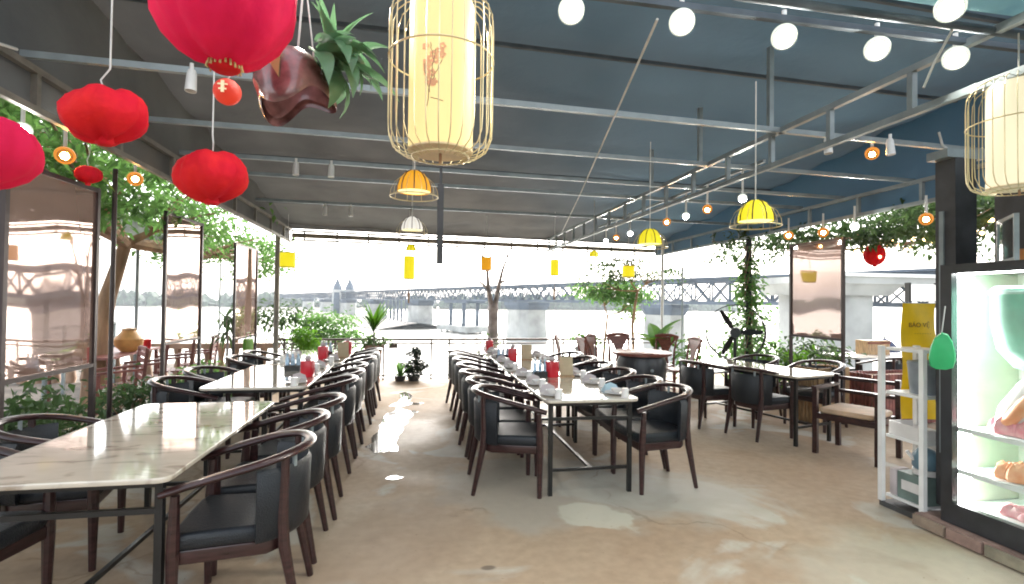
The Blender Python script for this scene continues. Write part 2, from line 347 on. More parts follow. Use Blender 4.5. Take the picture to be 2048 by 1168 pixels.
    def mesh(s, name, m, auto=True):
        me = bpy.data.meshes.new(name); me.from_pydata(s.v, [], s.f)
        if s.sm: me.polygons.foreach_set('use_smooth', s.sm)
        me.materials.append(M[m] if isinstance(m, str) else m); me.update()
        if auto and any(s.sm):
            try: me.set_sharp_from_angle(angle=R(42)); me.polygons.foreach_set('use_smooth', s.sm); me.update()
            except Exception: pass
        return me
    def build(s, name, m, parent=None, loc=None, rz=0):
        o = bpy.data.objects.new(name, s.mesh(name, m)); COL.objects.link(o)
        if parent is not None: o.parent = parent
        if loc is not None: o.location = loc
        if rz: o.rotation_euler.z = rz
        return o

def rrect(x0, x1, y0, y1, r, n=4):
    out = []
    for cx, cy, a0 in ((x1 - r, y1 - r, 0), (x0 + r, y1 - r, 90), (x0 + r, y0 + r, 180), (x1 - r, y0 + r, 270)):
        for i in range(n + 1):
            a = R(a0 + 90 * i / n); out.append((cx + r * math.cos(a), cy + r * math.sin(a)))
    return out

def tag(o, label, cat, group=None):
    o['label'] = label; o['category'] = cat
    if group: o['group'] = group
    return o
def thing(name, label, cat, loc=(0, 0, 0), rz=0, group=None):
    o = bpy.data.objects.new(name, None); COL.objects.link(o); o.empty_display_size = .1
    o.location = loc; o.rotation_euler.z = R(rz); return tag(o, label, cat, group)
def struct(o, kind='structure'):
    o['kind'] = kind; return o
KIDS = {}
def kids(o):
    return [c for c in bpy.data.objects if c.parent == o]
def dup(root, label, loc, rz=0, group=None):
    r = root.copy(); COL.objects.link(r); r.location = loc; r.rotation_euler.z = R(rz); r['label'] = label
    if group: r['group'] = group
    if root.name not in KIDS: KIDS[root.name] = [(c, kids(c)) for c in kids(root)]
    for c, gs in KIDS[root.name]:
        d = c.copy(); COL.objects.link(d); d.parent = r
        for g in gs:
            e = g.copy(); COL.objects.link(e); e.parent = d
    return r
NTH = ['first', 'second', 'third', 'fourth', 'fifth', 'sixth', 'seventh', 'eighth', 'ninth', 'tenth']
ORD = ['nearest', 'second', 'third', 'fourth', 'fifth', 'sixth', 'seventh', 'eighth', 'ninth', 'tenth']

# ---------------------------------------------------------------- foliage
def leaves(mb, pts, size, droop=.3, rnd=rng, long=2.0):
    """leaf-sized bent blades at pts"""
    for p in pts:
        p = Vector(p); l = size * rnd.uniform(.6, 1.3); w = l / long
        a = rnd.uniform(0, 2 * math.pi); e = rnd.uniform(-.9, .5)
        d = Vector((math.cos(a) * math.cos(e), math.sin(a) * math.cos(e), math.sin(e)))
        x = d.cross(Vector((rnd.uniform(-.6, .6), rnd.uniform(-.6, .6), 1))).normalized(); nrm = x.cross(d)
        m_ = p + d * l * .5 + nrm * l * .06; t = p + d * l - Vector((0, 0, l * droop))
        mb.add([p, m_ + x * w / 2, t, m_ - x * w / 2], [(0, 1, 2, 3)])
def cloud(n, c, r, clumps=14, cr=.35, rnd=rng):
    """points in leaf clumps within an ellipsoid"""
    out = []; cs = []
    for _ in range(clumps):
        while True:
            q = Vector((rnd.uniform(-1, 1), rnd.uniform(-1, 1), rnd.uniform(-1, 1)))
            if q.length < 1: break
        cs.append(q)
    for _ in range(n):
        q = rnd.choice(cs); g = Vector((rnd.gauss(0, cr), rnd.gauss(0, cr), rnd.gauss(0, cr * .7))) + q
        out.append((c[0] + g.x * r[0], c[1] + g.y * r[1], c[2] + g.z * r[2]))
    return out
def blade(mb, base, az, el, L, w, curve=.8, n=6, fold=.15):
    """long arching leaf"""
    p = Vector(base); vs = []; fs = []; e = el
    for i in range(n + 1):
        t = i / n; d = Vector((math.cos(az) * math.cos(e), math.sin(az) * math.cos(e), math.sin(e)))
        x = Vector((-math.sin(az), math.cos(az), 0)); up = x.cross(d)
        ww = w * math.sin(math.pi * min(1, .12 + .88 * t) ** .8) if t < 1 else .002
        vs += [p - x * ww / 2 - up * fold * ww, p, p + x * ww / 2 - up * fold * ww]
        p = p + d * L / n; e -= curve / n
    for i in range(n):
        a = i * 3; fs += [(a, a + 1, a + 4, a + 3), (a + 1, a + 2, a + 5, a + 4)]
    mb.add(vs, fs, True)

# ================================================================ SETTING
f = MB().box(-4.3, 9.5, -4, 10.3, -.25, 0); struct(f.build('floor', 'floor'))
g = MB().box(-14, -4.304, -4, 14, -.40, -.10); struct(g.build('garden_ground', mat('garden_soil', (.12, .10, .08), .9, var=.3, scale=2)))
q = MB().box(-14, 14, 10.304, 12.5, -7.5, -1.2); struct(q.build('quay', mat('quay_stone', (.3, .29, .27), .9)))
w = MB(); w.add([(-3000, 8, -7), (3000, 8, -7), (3000, 4000, -7), (-3000, 4000, -7)], [(0, 1, 2, 3)]); struct(w.build('river', 'water'))

def outline(pts, n=5, jit=.05, rnd=rng):
    out = []
    for i, p in enumerate(pts):
        qn = pts[(i + 1) % len(pts)]
        for k in range(n):
            t = k / n; out.append((p[0] + (qn[0] - p[0]) * t + rnd.uniform(-jit, jit), p[1] + (qn[1] - p[1]) * t + rnd.uniform(-jit, jit)))
    return out
def flat(name, pts, z, m):
    b = MB(); b.add([(x, y, z) for x, y in pts], [tuple(range(len(pts)))]); o = b.build(name, m); return struct(o)
flat('puddle', outline([(-.50, 5.55), (-.36, 5.30), (-.20, 5.35), (-.16, 6.1), (-.06, 6.85), (.02, 7.2), (-.14, 7.3), (-.25, 7.45), (-.38, 7.0), (-.42, 6.3)], 5, .03), .004, 'puddle')
flat('puddle', outline([(-.36, 7.6), (-.2, 7.55), (.10, 7.75), (-.1, 7.85), (-.02, 8.35), (-.16, 8.75), (-.26, 8.6), (-.22, 8.1)], 4, .03), .004, 'puddle')
flat('puddle', outline([(-.24, 4.52), (-.16, 4.49), (-.09, 4.55), (-.15, 4.60), (-.22, 4.59)], 3, .01), .004, 'puddle')
0 and flat('cement_patch', outline([(.95, 3.72), (1.18, 3.30), (1.30, 3.20), (1.52, 3.28), (1.62, 3.46), (1.50, 3.72), (1.2, 3.82)], 5, .025), .004, 'patch')

# far bank with its mass of trees
fb = MB()
fb.box(-700, 420, 470, 520, -8, -6.3); struct(fb.build('far_bank', mat('far_sand', (.34, .30, .24), .95, scale=.05)))
tb = MB()
for i in range(520):
    x = rng.uniform(-620, 330); y = rng.uniform(478, 515); hgt = 9 + 3.5 * math.sin(x * .013) + rng.uniform(-3, 4)
    if -165 < x < -120: hgt += 4
    rad = rng.uniform(4.5, 8)
    base = [(rng.uniform(.75, 1.15), k) for k in (0, .25, .55, .8, 1)]
    sh = (.8, 1.0, .95, .6, .1)
    tb.lathe([(rad * sh[j] * base[j][0], -6.4 + hgt * base[j][1]) for j in range(5)], 7, (x, y, 0), lambda p, a, r, z: p + Vector((rng.uniform(-1, 1), rng.uniform(-1, 1), rng.uniform(-.8, .8))))
struct(tb.build('far_wood', 'farleaf'), 'stuff')

# ================================================================ BRIDGE
def bp_(x):   # bridge axis: plan position along its line
    return Vector((x, 0, 0))
A = Vector((41.0, 64.5)); B = Vector((-30.0, 250.0))        # near (right) and far (left) points of the bridge axis
AB = (B - A); ABl = AB.length; ABd = AB / ABl; ABn = Vector((-ABd.y, ABd.x))
br = thing('railway_bridge', 'long grey steel truss bridge on stone piers across the river', 'bridge', (A.x, A.y, -7))
def BP(s, off, z): p = A + ABd * s + ABn * off; return (p.x - A.x, p.y - A.y, z + 7)
S0, S1 = -45, 430
ZB, ZT = 1.6, 4.6
for off in (-2.2, 2.2):
    c = MB(); c.bar(BP(S0, off, ZT), BP(S1, off, ZT), .35, .4); c.build('top_chord', 'bridge', br)
    c = MB(); c.bar(BP(S0, off, ZB), BP(S1, off, ZB), .35, .45); c.build('bottom_chord', 'bridge', br)
    wb = MB(); st = 3.0; s = S0; k = 0
    while s < S1 - st:
        wb.bar(BP(s, off, ZB), BP(s, off, ZT), .18); 
        if k % 2: wb.bar(BP(s, off, ZB), BP(s + st, off, ZT), .2); wb.bar(BP(s, off, ZT), BP(s + st, off, ZB), .14)
        else: wb.bar(BP(s, off, ZT), BP(s + st, off, ZB), .2); wb.bar(BP(s, off, ZB), BP(s + st, off, ZT), .14)
        s += st; k += 1
    o = wb.build('lattice', 'bridge', br); o['kind'] = 'stuff'
dk = MB(); dk.bar(BP(S0, 0, ZT + .35), BP(S1, 0, ZT + .35), 5.6, .25); dk.build('deck', 'bridge', br)
for s in range(-30, 300, 22):
    p = MB(); p.bar(BP(s, 2.6, ZT + .5), BP(s, 2.6, ZT + 3.2), .12); p.bar(BP(s, 2.6, ZT + 3.2), BP(s, 1.6, ZT + 3.3), .1); p.build('lamp_post', 'bridge', br)
def pier(s, wd, dp, top=1.0, cap=True):
    p = MB(); c = BP(s, 0, 0); ang = math.atan2(ABd.y, ABd.x)
    mt = Matrix.Translation(c) @ Matrix.Rotation(ang, 4, 'Z')
    vs = []
    pts = [(-wd / 2, -dp * .35), (-wd * .3, -dp / 2), (wd * .3, -dp / 2), (wd / 2, -dp * .35), (wd / 2, dp * .35), (wd * .3, dp / 2), (-wd * .3, dp / 2), (-wd / 2, dp * .35)]
    rings = [(1.06, -7.3), (1.0, -4), (.96, top - 1.3)]
    for k_, z in rings: vs += [mt @ Vector((x * k_, y * k_, z)) for x, y in pts]
    fs = [(i * 8 + j, i * 8 + (j + 1) % 8, (i + 1) * 8 + (j + 1) % 8, (i + 1) * 8 + j) for i in range(len(rings) - 1) for j in range(8)]
    fs.append(tuple(16 + j for j in range(8))); p.add(vs, fs); o = p.build('pier', 'concrete', br)
    if cap:
        k2 = MB(); vs = []
        for k_, z in [(1.0, top - 1.3), (1.14, top - .3), (1.14, top + .3)]: vs += [mt @ Vector((x * k_, y * k_, z)) for x, y in pts]
        fs = [(i * 8 + j, i * 8 + (j + 1) % 8, (i + 1) * 8 + (j + 1) % 8, (i + 1) * 8 + j) for i in range(2) for j in range(8)]
        fs += [tuple(16 + j for j in range(8)), tuple(7 - j for j in range(8))]
        k2.add(vs, fs); k2.build('pier_cap', 'bridge', o)
PIERS = [(-14, 5.0), (10, 5.6), (49, 8.6), (112, 8.6), (160, 8), (205, 8), (255, 8), (310, 8)]
for s, wd in PIERS: pier(s, wd, wd * .8)
# old column pier between the big piers
for s in (76, 84):
    for off in (-2, 2):
        p = MB(); p.bar(BP(s, off, -5.2), BP(s, off, .9), .9, .9); p.build('column', 'bridge', br)
p = MB(); p.bar(BP(73, 0, 1.1), BP(87, 0, 1.1), 5.5, .6); p.build('column_cap', 'bridge', br)
p = MB(); p.bar(BP(71, 0, -5.9), BP(89, 0, -5.9), 8, 1.4); p.build('pile_cap', 'concrete', br)
for s in range(72, 90, 4):
    for off in (-3, 3):
        p = MB(); p.bar(BP(s, off, -7.4), BP(s, off, -6.4), .6); p.build('pile', 'concrete', br)
for s in range(124, 152, 4):
    for off in (-2.2, 2.2):
        p = MB(); p.bar(BP(s, off, -6), BP(s, off, 1.4), .55); p.build('trestle_column', 'bridge', br)
# twin-peaked lift tower standing on the bridge far off
tw = thing('bridge_tower', 'pale twin-peaked tower rising above the far end of the bridge', 'tower', (-35.5, 262, -7))
for dx in (-2.9, 2.9):
    t = MB(); t.lathe([(2.6, 0), (2.5, 10), (2.0, 14.5), (1.0, 16.5), (.4, 18.2)], 6, (dx, 0, 0)); t.build('spire', 'bridge', tw)
t = MB(); t.box(-5, 5, -2, 2, 0, 13); t.build('tower_body', 'concrete', tw)
# mud bank under the bridge
mb_ = []
bank = MB(); s = 100
pts = []
for i in range(30):
    t = i / 29; s = 96 + t * 300; pts.append((s, -4 - 3 * math.sin(t * 9) - t * 6))
L_ = [BP(s, off, -6.75) for s, off in pts]; Rr = [BP(s, -off + 14, -6.75) for s, off in pts]
vs = []
for a, b in zip(L_, Rr):
    a = Vector(a) + Vector((A.x, A.y, -7)); b = Vector(b) + Vector((A.x, A.y, -7)); m_ = (a + b) / 2 + Vector((0, 0, 1.6))
    vs += [a - Vector((0, 0, .4)), a, m_, b]
fs = []
for i in range(29): 
    for j in range(3): fs.append((i * 4 + j, i * 4 + j + 1, i * 4 + 5 + j, i * 4 + 4 + j))
bank.add(vs, fs, True); struct(bank.build('mud_bank', mat('river_mud', (.30, .27, .24), .9, scale=.2)))

# nearer concrete road bridge end with hammerhead pier, on the right
rb = thing('road_bridge', 'concrete road bridge with flared pier cap seen through the right side', 'bridge', (37, 42, -7))
t = MB(); t.box(-4.5, 40, -4, 4, 10.4, 11.0); t.build('deck', 'concrete', rb)
t = MB(); t.box(-4.5, 40, -4.3, -4.0, 11.0, 11.3); t.build('parapet', 'white', rb)
t = MB(); v = [(-3.6, -3, 9.4), (4.4, -3, 9.4), (4.4, 3, 9.4), (-3.6, 3, 9.4), (-4.2, -3.6, 10.398), (5.2, -3.6, 10.398), (5.2, 3.6, 10.398), (-4.2, 3.6, 10.398)]
t.add(v, [(3, 2, 1, 0), (4, 5, 6, 7), (0, 1, 5, 4), (1, 2, 6, 5), (2, 3, 7, 6), (3, 0, 4, 7)]); t.build('pier_cap', 'concrete', rb)
t = MB(); t.box(-2.6, 3.2, -2.4, 2.4, 0, 9.398); t.build('pier', 'concrete', rb)

# ================================================================ CANOPY
def zroof(y): return 3.0 + (11.2 - y) * .10
def yback(x): return 10.95 + .10 * (x + 2.6)
rf = thing('canopy_roof', 'large dark grey cloth roof with steel purlins over the dining terrace', 'roof', (1.6, 6.5, 3.0))
def RP(x, y, z): return (x - 1.6, y - 6.5, z - 3.0)
t = MB(); nx, ny = 26, 30; vs = []
for j in range(ny + 1):
    for i in range(nx + 1):
        x = -2.55 + 8.3 * i / nx; y1 = yback(x); y = 2.0 + (y1 - 2.0) * j / ny
        z = zroof(y) - .035 * math.cos(2 * math.pi * (y - 3.6) / 1.1) + .02 * math.sin(3 * x + y)
        vs.append(RP(x, y, z))
fs = [(j * (nx + 1) + i, j * (nx + 1) + i + 1, (j + 1) * (nx + 1) + i + 1, (j + 1) * (nx + 1) + i) for j in range(ny) for i in range(nx)]
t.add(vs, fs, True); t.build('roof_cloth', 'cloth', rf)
for X, Xb in ((-2.33, -2.55), (5.41, 5.67)):
    t = MB(); vs = []; n_ = 24
    for j in range(n_ + 1):
        y = 2.0 + (yback(X) - 2.0) * j / n_; wv = .012 * math.sin(y * 7); xx = X + (Xb - X) * max(0, y - 2.4) / 8.5; vs += [RP(xx + wv, y, 2.69), RP(xx + wv, y, zroof(y) + .05)]
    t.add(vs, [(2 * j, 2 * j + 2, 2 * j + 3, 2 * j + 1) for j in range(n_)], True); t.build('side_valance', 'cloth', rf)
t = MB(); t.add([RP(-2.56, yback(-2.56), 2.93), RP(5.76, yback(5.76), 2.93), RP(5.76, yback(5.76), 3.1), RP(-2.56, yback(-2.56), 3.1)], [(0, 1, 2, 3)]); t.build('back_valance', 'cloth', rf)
for Y in (3.52, 4.58, 5.56, 6.30, 7.95):
    t = MB(); t.bar(RP(-2.3, Y - .06, 2.94), RP(5.5, Y + .30, 2.94), .036, .04); t.build('purlin', 'steel', rf)
for Y in (3.0, 4.1, 5.1, 7.1, 9.2):
    t = MB(); t.bar(RP(-2.5, Y - .06, zroof(Y) - .06), RP(5.7, Y + .30, zroof(Y) - .05), .03, .03); t.build('rafter', 'dullbar', rf)

def truss(label, a, b, zt, zb, st, m, w=.04):
    a = Vector(a); b = Vector(b); L = (b - a).length; d = (b - a) / L
    r = thing('roof_truss', label, 'truss', (a.x, a.y, zb), 0, 'steel trusses round the canopy')
    t = MB(); t.bar((0, 0, zt - zb), (d.x * L, d.y * L, zt - zb), w); t.build('top_chord', m, r)
    t = MB(); t.bar((0, 0, 0), (d.x * L, d.y * L, 0), w); t.build('bottom_chord', m, r)
    s = .25
    while s < L:
        t = MB(); t.bar((d.x * s, d.y * s, w / 2), (d.x * s, d.y * s, zt - zb - w / 2), w * .9); t.build('strut', m, r); s += st
    return r
tr1 = truss('long steel ladder truss running down the terrace right of centre', (2.88, 1.7), (2.9, 11.4), 2.94, 2.68, .62, 'steel')
for Y in (3.83, 4.92, 6.06):
    t = MB(); t.bar((.004, Y - 1.7, .283), (.004, Y - 1.7, zroof(Y) - 2.68 - .05), .04); t.build('post', 'steel', tr1)
truss('steel ladder truss along the left edge above the clear screens', (-2.28, 2.4), (-2.5, 10.9), 2.90, 2.66, .95, 'steel_left')
truss('steel ladder truss along the right edge beyond the marble table', (5.36, 3.6), (5.62, 11.5), 2.90, 2.66, .85, 'steel')
truss('steel ladder truss along the back edge facing the river', (-2.5, 10.9), (5.6, 11.75), 2.88, 2.70, .62, 'steel_left', .035)
bl0 = thing('rolled_blind', 'long beige rolled up blind along the back edge of the roof', 'blind', (-2.5, 10.96, 2.80))
t = MB(); t.tube([(0, 0, 0), (8.3, .87, 0)], .05, 10); t.build('cloth_roll', mat('beige_blind', (.30, .26, .22), .8, var=.15, scale=3), bl0)
# front bar with the spot row, and the teal cloth in front of it
fbz = thing('front_beam', 'round steel beam at the upper right in front of the teal cloth', 'beam', (3.0, 2.12, 2.94))
t = MB(); t.tube([(-1.6, -.01, 0), (2.8, .02, -.01)], .022, 10); t.build('beam_tube', 'dullbar', fbz)
t = MB(); t.bar((-2.7, .14, .012), (2.8, .14, .012), .03); t.build('lamp_bar', 'dullbar', fbz)
tcn = MB(); vs = []; n_ = 14
for j in range(n_ + 1):
    for i in range(n_ + 1):
        x = 1.4 + 4.6 * i / n_; y = -1.6 + 3.68 * j / n_; vs.append((x, y, 3.0 + .05 * math.sin(i * 1.3) * math.sin(j * .9) + (2.08 - y) * .03))
tcn.add(vs, [(j * (n_ + 1) + i, j * (n_ + 1) + i + 1, (j + 1) * (n_ + 1) + i + 1, (j + 1) * (n_ + 1) + i) for j in range(n_) for i in range(n_)], True)
tag(tcn.build('awning_cloth', 'teal_fabric'), 'pale teal cloth awning stretched above the display fridge', 'awning')
t = MB(); t.tube([(-2.27, 1.9, 2.98), (-2.26, 2.6, 2.80), (-2.25, 3.1, 2.86), (-2.25, 3.35, 2.92)], .009, 6); tag(t.build('loose_cable', 'cord'), 'pale loose cable sagging from the left truss at the upper left', 'cable')
t = MB(); t.tube([(2.62, 2.12, 2.92), (2.60, 2.2, 2.78), (2.56, 2.22, 2.66)], .006, 6); tag(t.build('loose_cable', 'cord'), 'short pale cable dangling from the front beam near the spot lamps', 'cable')
t = MB(); t.tube([(2.87, 2.2 + .5 * i, 2.70 - .035 * abs(math.sin(i * 1.57))) for i in range(15)], .006, 6); tag(t.build('lamp_wire', 'dark'), 'thin dark wire looping under the long right truss', 'wire')
# posts
def post(x, y, z1, label, m='steel', r=.045):
    p = thing('steel_post', label, 'post', (x, y, 0), 0, 'steel posts holding the canopy')
    t = MB(); t.tube([(0, 0, 0), (0, 0, z1)], r, 10); t.build('shaft', m, p)
    t = MB(); t.box(-.09, .09, -.09, .09, .001, .014); t.build('base_plate', m, p)
post(-2.56, 10.15, 2.75, 'grey steel post at the back left corner of the canopy', 'steel_left')
post(5.1, 10.15, 2.9, 'pale steel post behind the banana plant on the right', 'white', .03)
post(5.56, 10.15, 2.6, 'thin steel post just right of the banana plant', 'steel', .018)
post(5.62, 8.0, 2.7, 'dark steel post wrapped in climbing leaves behind the fan', 'steel_black', .05)
post(-2.75, 5.3, 2.7, 'leaning dark post beside the large clear screen', 'frame', .02)
# black bar hanging below the roof, diagonal cable
t = thing('hanging_bar', 'black flat bar hanging down below the roof at centre', 'bar', (.165, 4.03, 1.81))
b_ = MB(); b_.box(-.024, .024, -.02, .02, 0, .62); b_.build('bar_body', 'column', t)
b_ = MB(); b_.box(-.01, .01, -.01, .01, .622, 1.85); b_.build('hanger', 'column', t)
t = MB(); t.tube([(1.12, 2.3, 2.90), (2.0, 6.2, 2.895), (2.83, 10.0, 2.90)], .007, 6); tag(t.build('cable', 'cord'), 'thin pale cable running diagonally under the roof', 'cable')

# ================================================================ RAILING
rl = thing('railing', 'low brown steel railing along the river edge', 'railing', (1.5, 10.1, 0))
X0, X1 = -2.5, 5.4
for z in (.77, .69, .08):
    t = MB(); t.tube([(X0 - 1.5, 0, z), (X1 - 1.5, 0, z)], .022 if z > .7 else .014, 8); t.build('rail', 'darkrail', rl)
for x in (-2.4, -1.5, -.62, .28, .62, 1.7, 2.72, 2.92, 3.9, 4.9):
    t = MB(); t.bar((x - 1.5, 0, .0), (x - 1.5, 0, .75), .032); t.build('rail_post', 'darkrail', rl)
t = MB(); t.box(-2.02, -1.86, -.02, .02, .60, .68); t.build('plate', 'darkrail', rl)

# ================================================================ CLEAR SCREENS
def screen(label, x, y0, y1, z0, z1, lean=0, tilt=0, leg=True):
    r = thing('clear_screen', label, 'screen', (x, (y0 + y1) / 2, 0), tilt, 'clear plastic wind screens')
    h = (y1 - y0) / 2; w = .035
    vs = []; n_ = 10
    for j in range(n_ + 1):
        for i in range(n_ + 1):
            y = -h + 2 * h * i / n_; z = z0 + (z1 - z0) * j / n_
            vs.append((.0022 * math.sin(5 * y + 3 * z) * math.sin(math.pi * i / n_), y, z))
    t = MB(); t.add(vs, [(j * 11 + i, j * 11 + i + 1, j * 11 + 12 + i, j * 11 + 11 + i) for j in range(n_) for i in range(n_)], True); t.build('plastic_sheet', 'sheet', r)
    for s in (-1, 1):
        t = MB(); t.bar((0, s * h, 0 if leg else z0), (0, s * h, z1 + .02), w); t.build('frame_post', 'frame', r)
    for z in (z0, z1):
        t = MB(); t.bar((0, -h + w / 2, z), (0, h - w / 2, z), w * .9); t.build('frame_rail', 'frame', r)
    return r
screen('large clear plastic screen at the far left mirroring amber lanterns', -2.5, 3.66, 4.58, .99, 2.36)
screen('clear plastic screen in the middle of the left side, by red slatted chairs', -2.8, 6.40, 7.38, 1.0, 2.48)
screen('narrow clear plastic screen on the left nearest the river', -2.8, 8.66, 9.76, .88, 2.37)
screen('clear plastic screen on the right above the marble table with fan', 5.4, 5.76, 6.70, 1.08, 2.39)
# ================================================================ CHAIRS
def chair(label, loc, rz, group):
    r = thing('armchair', label, 'chair', loc, rz, group)
    t = MB(); t.pad([(.24, -.255), (.26, -.2), (.265, 0), (.26, .2), (.24, .255), (-.14, .225), (-.205, .17), (-.225, 0), (-.205, -.17), (-.14, -.225)], .395, .475, .03); t.build('seat', 'leather', r)
    t = MB(); t.pad([(.235, -.245), (.245, .245), (-.14, .215), (-.205, .15), (-.205, -.15), (-.14, -.215)], .335, .397, .006, 2); t.build('seat_frame', 'wood', r)
    for s in (-1, 1):
        t = MB(); t.tube([(.235, s * .255, 0), (.235, s * .258, .35), (.232, s * .262, .47), (.225, s * .268, .655)], [.018, .027, .027, .019], 8); t.build('leg', 'wood', r)
        t = MB(); t.tube([(-.285, s * .215, 0), (-.215, s * .205, .36), (-.205, s * .205, .5), (-.215, s * .21, .775)], [.017, .027, .025, .019], 8); t.build('leg', 'wood', r)
    pts = []
    for i in range(25):
        a = -118 + 236 * i / 24; ar = R(a)
        if abs(a) <= 90: x, y = -.03 - .27 * math.cos(ar), -.285 * math.sin(ar)
        else: x, y = -.03 + (abs(a) - 90) / 28 * .31, -math.copysign(.285 + .004, math.sin(ar)) * (1 - .06 * (abs(a) - 90) / 28)
        k = max(0, min(1, (x + .30) / .58)); z = .80 - .135 * (k ** 1.3)
        pts.append((x, y, z))
    t = MB(); t.tube(pts, .0215, 10, sec=(1.35, .85)); t.build('arm_hoop', 'wood', r)
    vs = []; n_ = 16
    def pr(a, rr, z): return (-.03 - rr * math.cos(a), -rr * 1.04 * math.sin(a), z)
    zs = [.40, .42, .57, .71, .735]
    for side, rr in ((0, .245), (1, .275)):
        for z, k in zip(zs, (0, 1, 1, 1, 0)):
            for i in range(n_ + 1):
                a = R(-74 + 148 * i / n_); q_ = rr - (.012 if (side == 1) != (k == 0) and False else 0)
                q_ = .26 if k == 0 else rr
                vs.append(pr(a, q_ - .03 * (.74 - z), z))
    N = n_ + 1; fs = []
    for side in (0, 1):
        o = side * 5 * N
        for j in range(4):
            for i in range(n_):
                qd = (o + j * N + i, o + j * N + i + 1, o + (j + 1) * N + i + 1, o + (j + 1) * N + i); fs.append(qd if side else qd[::-1])
    for i in (0, n_):
        for j in range(4):
            qd = (j * N + i, (j + 1) * N + i, 5 * N + (j + 1) * N + i, 5 * N + j * N + i); fs.append(qd if i == 0 else qd[::-1])
    t = MB(); t.add(vs, fs, True); t.build('backrest', 'leather', r)
    for a in (-34, 34):
        p = pr(R(a), .262, .72); t = MB(); t.tube([p, (p[0], p[1], .792)], .011, 8); t.build('spacer', 'steel', r)
    return r
G1 = 'black armchairs round the left tables'; G2 = 'black armchairs round the middle tables'; G3 = 'black armchairs round the right table'
first = None
def put(label, x, y, rz, grp):
    global first
    rz += rng.uniform(-6, 6); x += rng.uniform(-.02, .02); y += rng.uniform(-.02, .02)
    if first is None: first = chair(label, (x, y, 0), rz, grp); return first
    return dup(first, label, (x, y, 0), rz, grp)
YL = (2.80, 3.37, 3.95, 4.92, 5.44, 5.97, 6.72, 7.27, 7.84)
WH = ['at the empty near table', 'at the second table', 'at the third table']
for i, y in enumerate(YL):
    put('black armchair on the aisle side of the left tables, %s from the camera' % NTH[i], -.84, y, 180, G1)
for i, y in enumerate((2.72, 3.45, 5.05, 5.72, 6.85, 7.5)):
    put('black armchair on the far left side of the left tables, %s from the camera' % NTH[i], -2.06 if y < 4 else -1.98, y, rng.uniform(-14, 10), G1)
for i, y in enumerate((4.20, 4.74, 5.28, 5.88, 6.42, 6.96, 7.56)):
    put('black armchair on the aisle side of the middle tables, %s from the camera' % NTH[i], .76, y, -8 if i == 0 else 0, G2)
for i, y in enumerate((4.14, 4.68, 5.22, 5.86, 6.46, 7.05)):
    put('black armchair on the right side of the middle tables, %s from the camera' % NTH[i], 1.98, y, 186 if i == 0 else 180, G2)
for x, y, rz, lb in ((3.93, 5.42, 17, 'black armchair pulled to the near left of the right marble table'), (3.62, 6.02, 14, 'black armchair at the far left side of the right marble table'),
                     (4.98, 5.72, 197, 'black armchair on the near right side of the right marble table'), (4.62, 6.45, 195, 'black armchair on the far right side of the right marble table')):
    put(lb, x, y, rz, G3)

# ================================================================ TABLES
def table(label, loc, w, L, rz=0):
    r = thing('marble_table', label, 'table', loc, rz, 'marble topped dining tables')
    t = MB(); t.pad(rrect(-w / 2, w / 2, -L / 2, L / 2, .05), .735, .76, .006, 2); t.build('tabletop', 'marble', r)
    a, b = w / 2 - .06, L / 2 - .07
    for sx in (-1, 1):
        for sy in (-1, 1):
            t = MB(); t.box(sx * a - .016, sx * a + .016, sy * b - .016, sy * b + .016, 0, .732); t.build('leg', 'steel_black', r)
    for sy in (-1, 1):
        for z in (.20, .60, .715):
            t = MB(); t.box(-a + .018, a - .018, sy * b - .012, sy * b + .012, z - .012, z + .012); t.build('rail', 'steel_black', r)
    for sx in (-1, 1):
        t = MB(); t.box(sx * a - .012, sx * a + .012, -b + .018, b - .018, .70, .73); t.build('rail', 'steel_black', r)
    t = MB(); t.box(-.012, .012, -b + .014, b - .014, .19, .212); t.build('stretcher', 'steel_black', r)
    return r
table('empty marble table nearest the camera at lower left', (-1.47, 3.28, 0), .88, 1.70)
table('second marble table of the left row with red tissue box', (-1.38, 5.56, 0), .88, 1.58)
table('third marble table of the left row nearest the river', (-1.32, 7.30, 0), .86, 1.70)
table('near marble table of the middle row with blue napkin', (1.38, 4.68, 0), .78, 1.58)
table('second marble table of the middle row', (1.38, 6.40, 0), .78, 1.58)
table('last marble table of the middle row by the railing', (1.38, 8.10, 0), .78, 1.5)
table('marble table standing alone on the right in front of the fan', (4.13, 5.66, 0), .68, 1.50, 15)

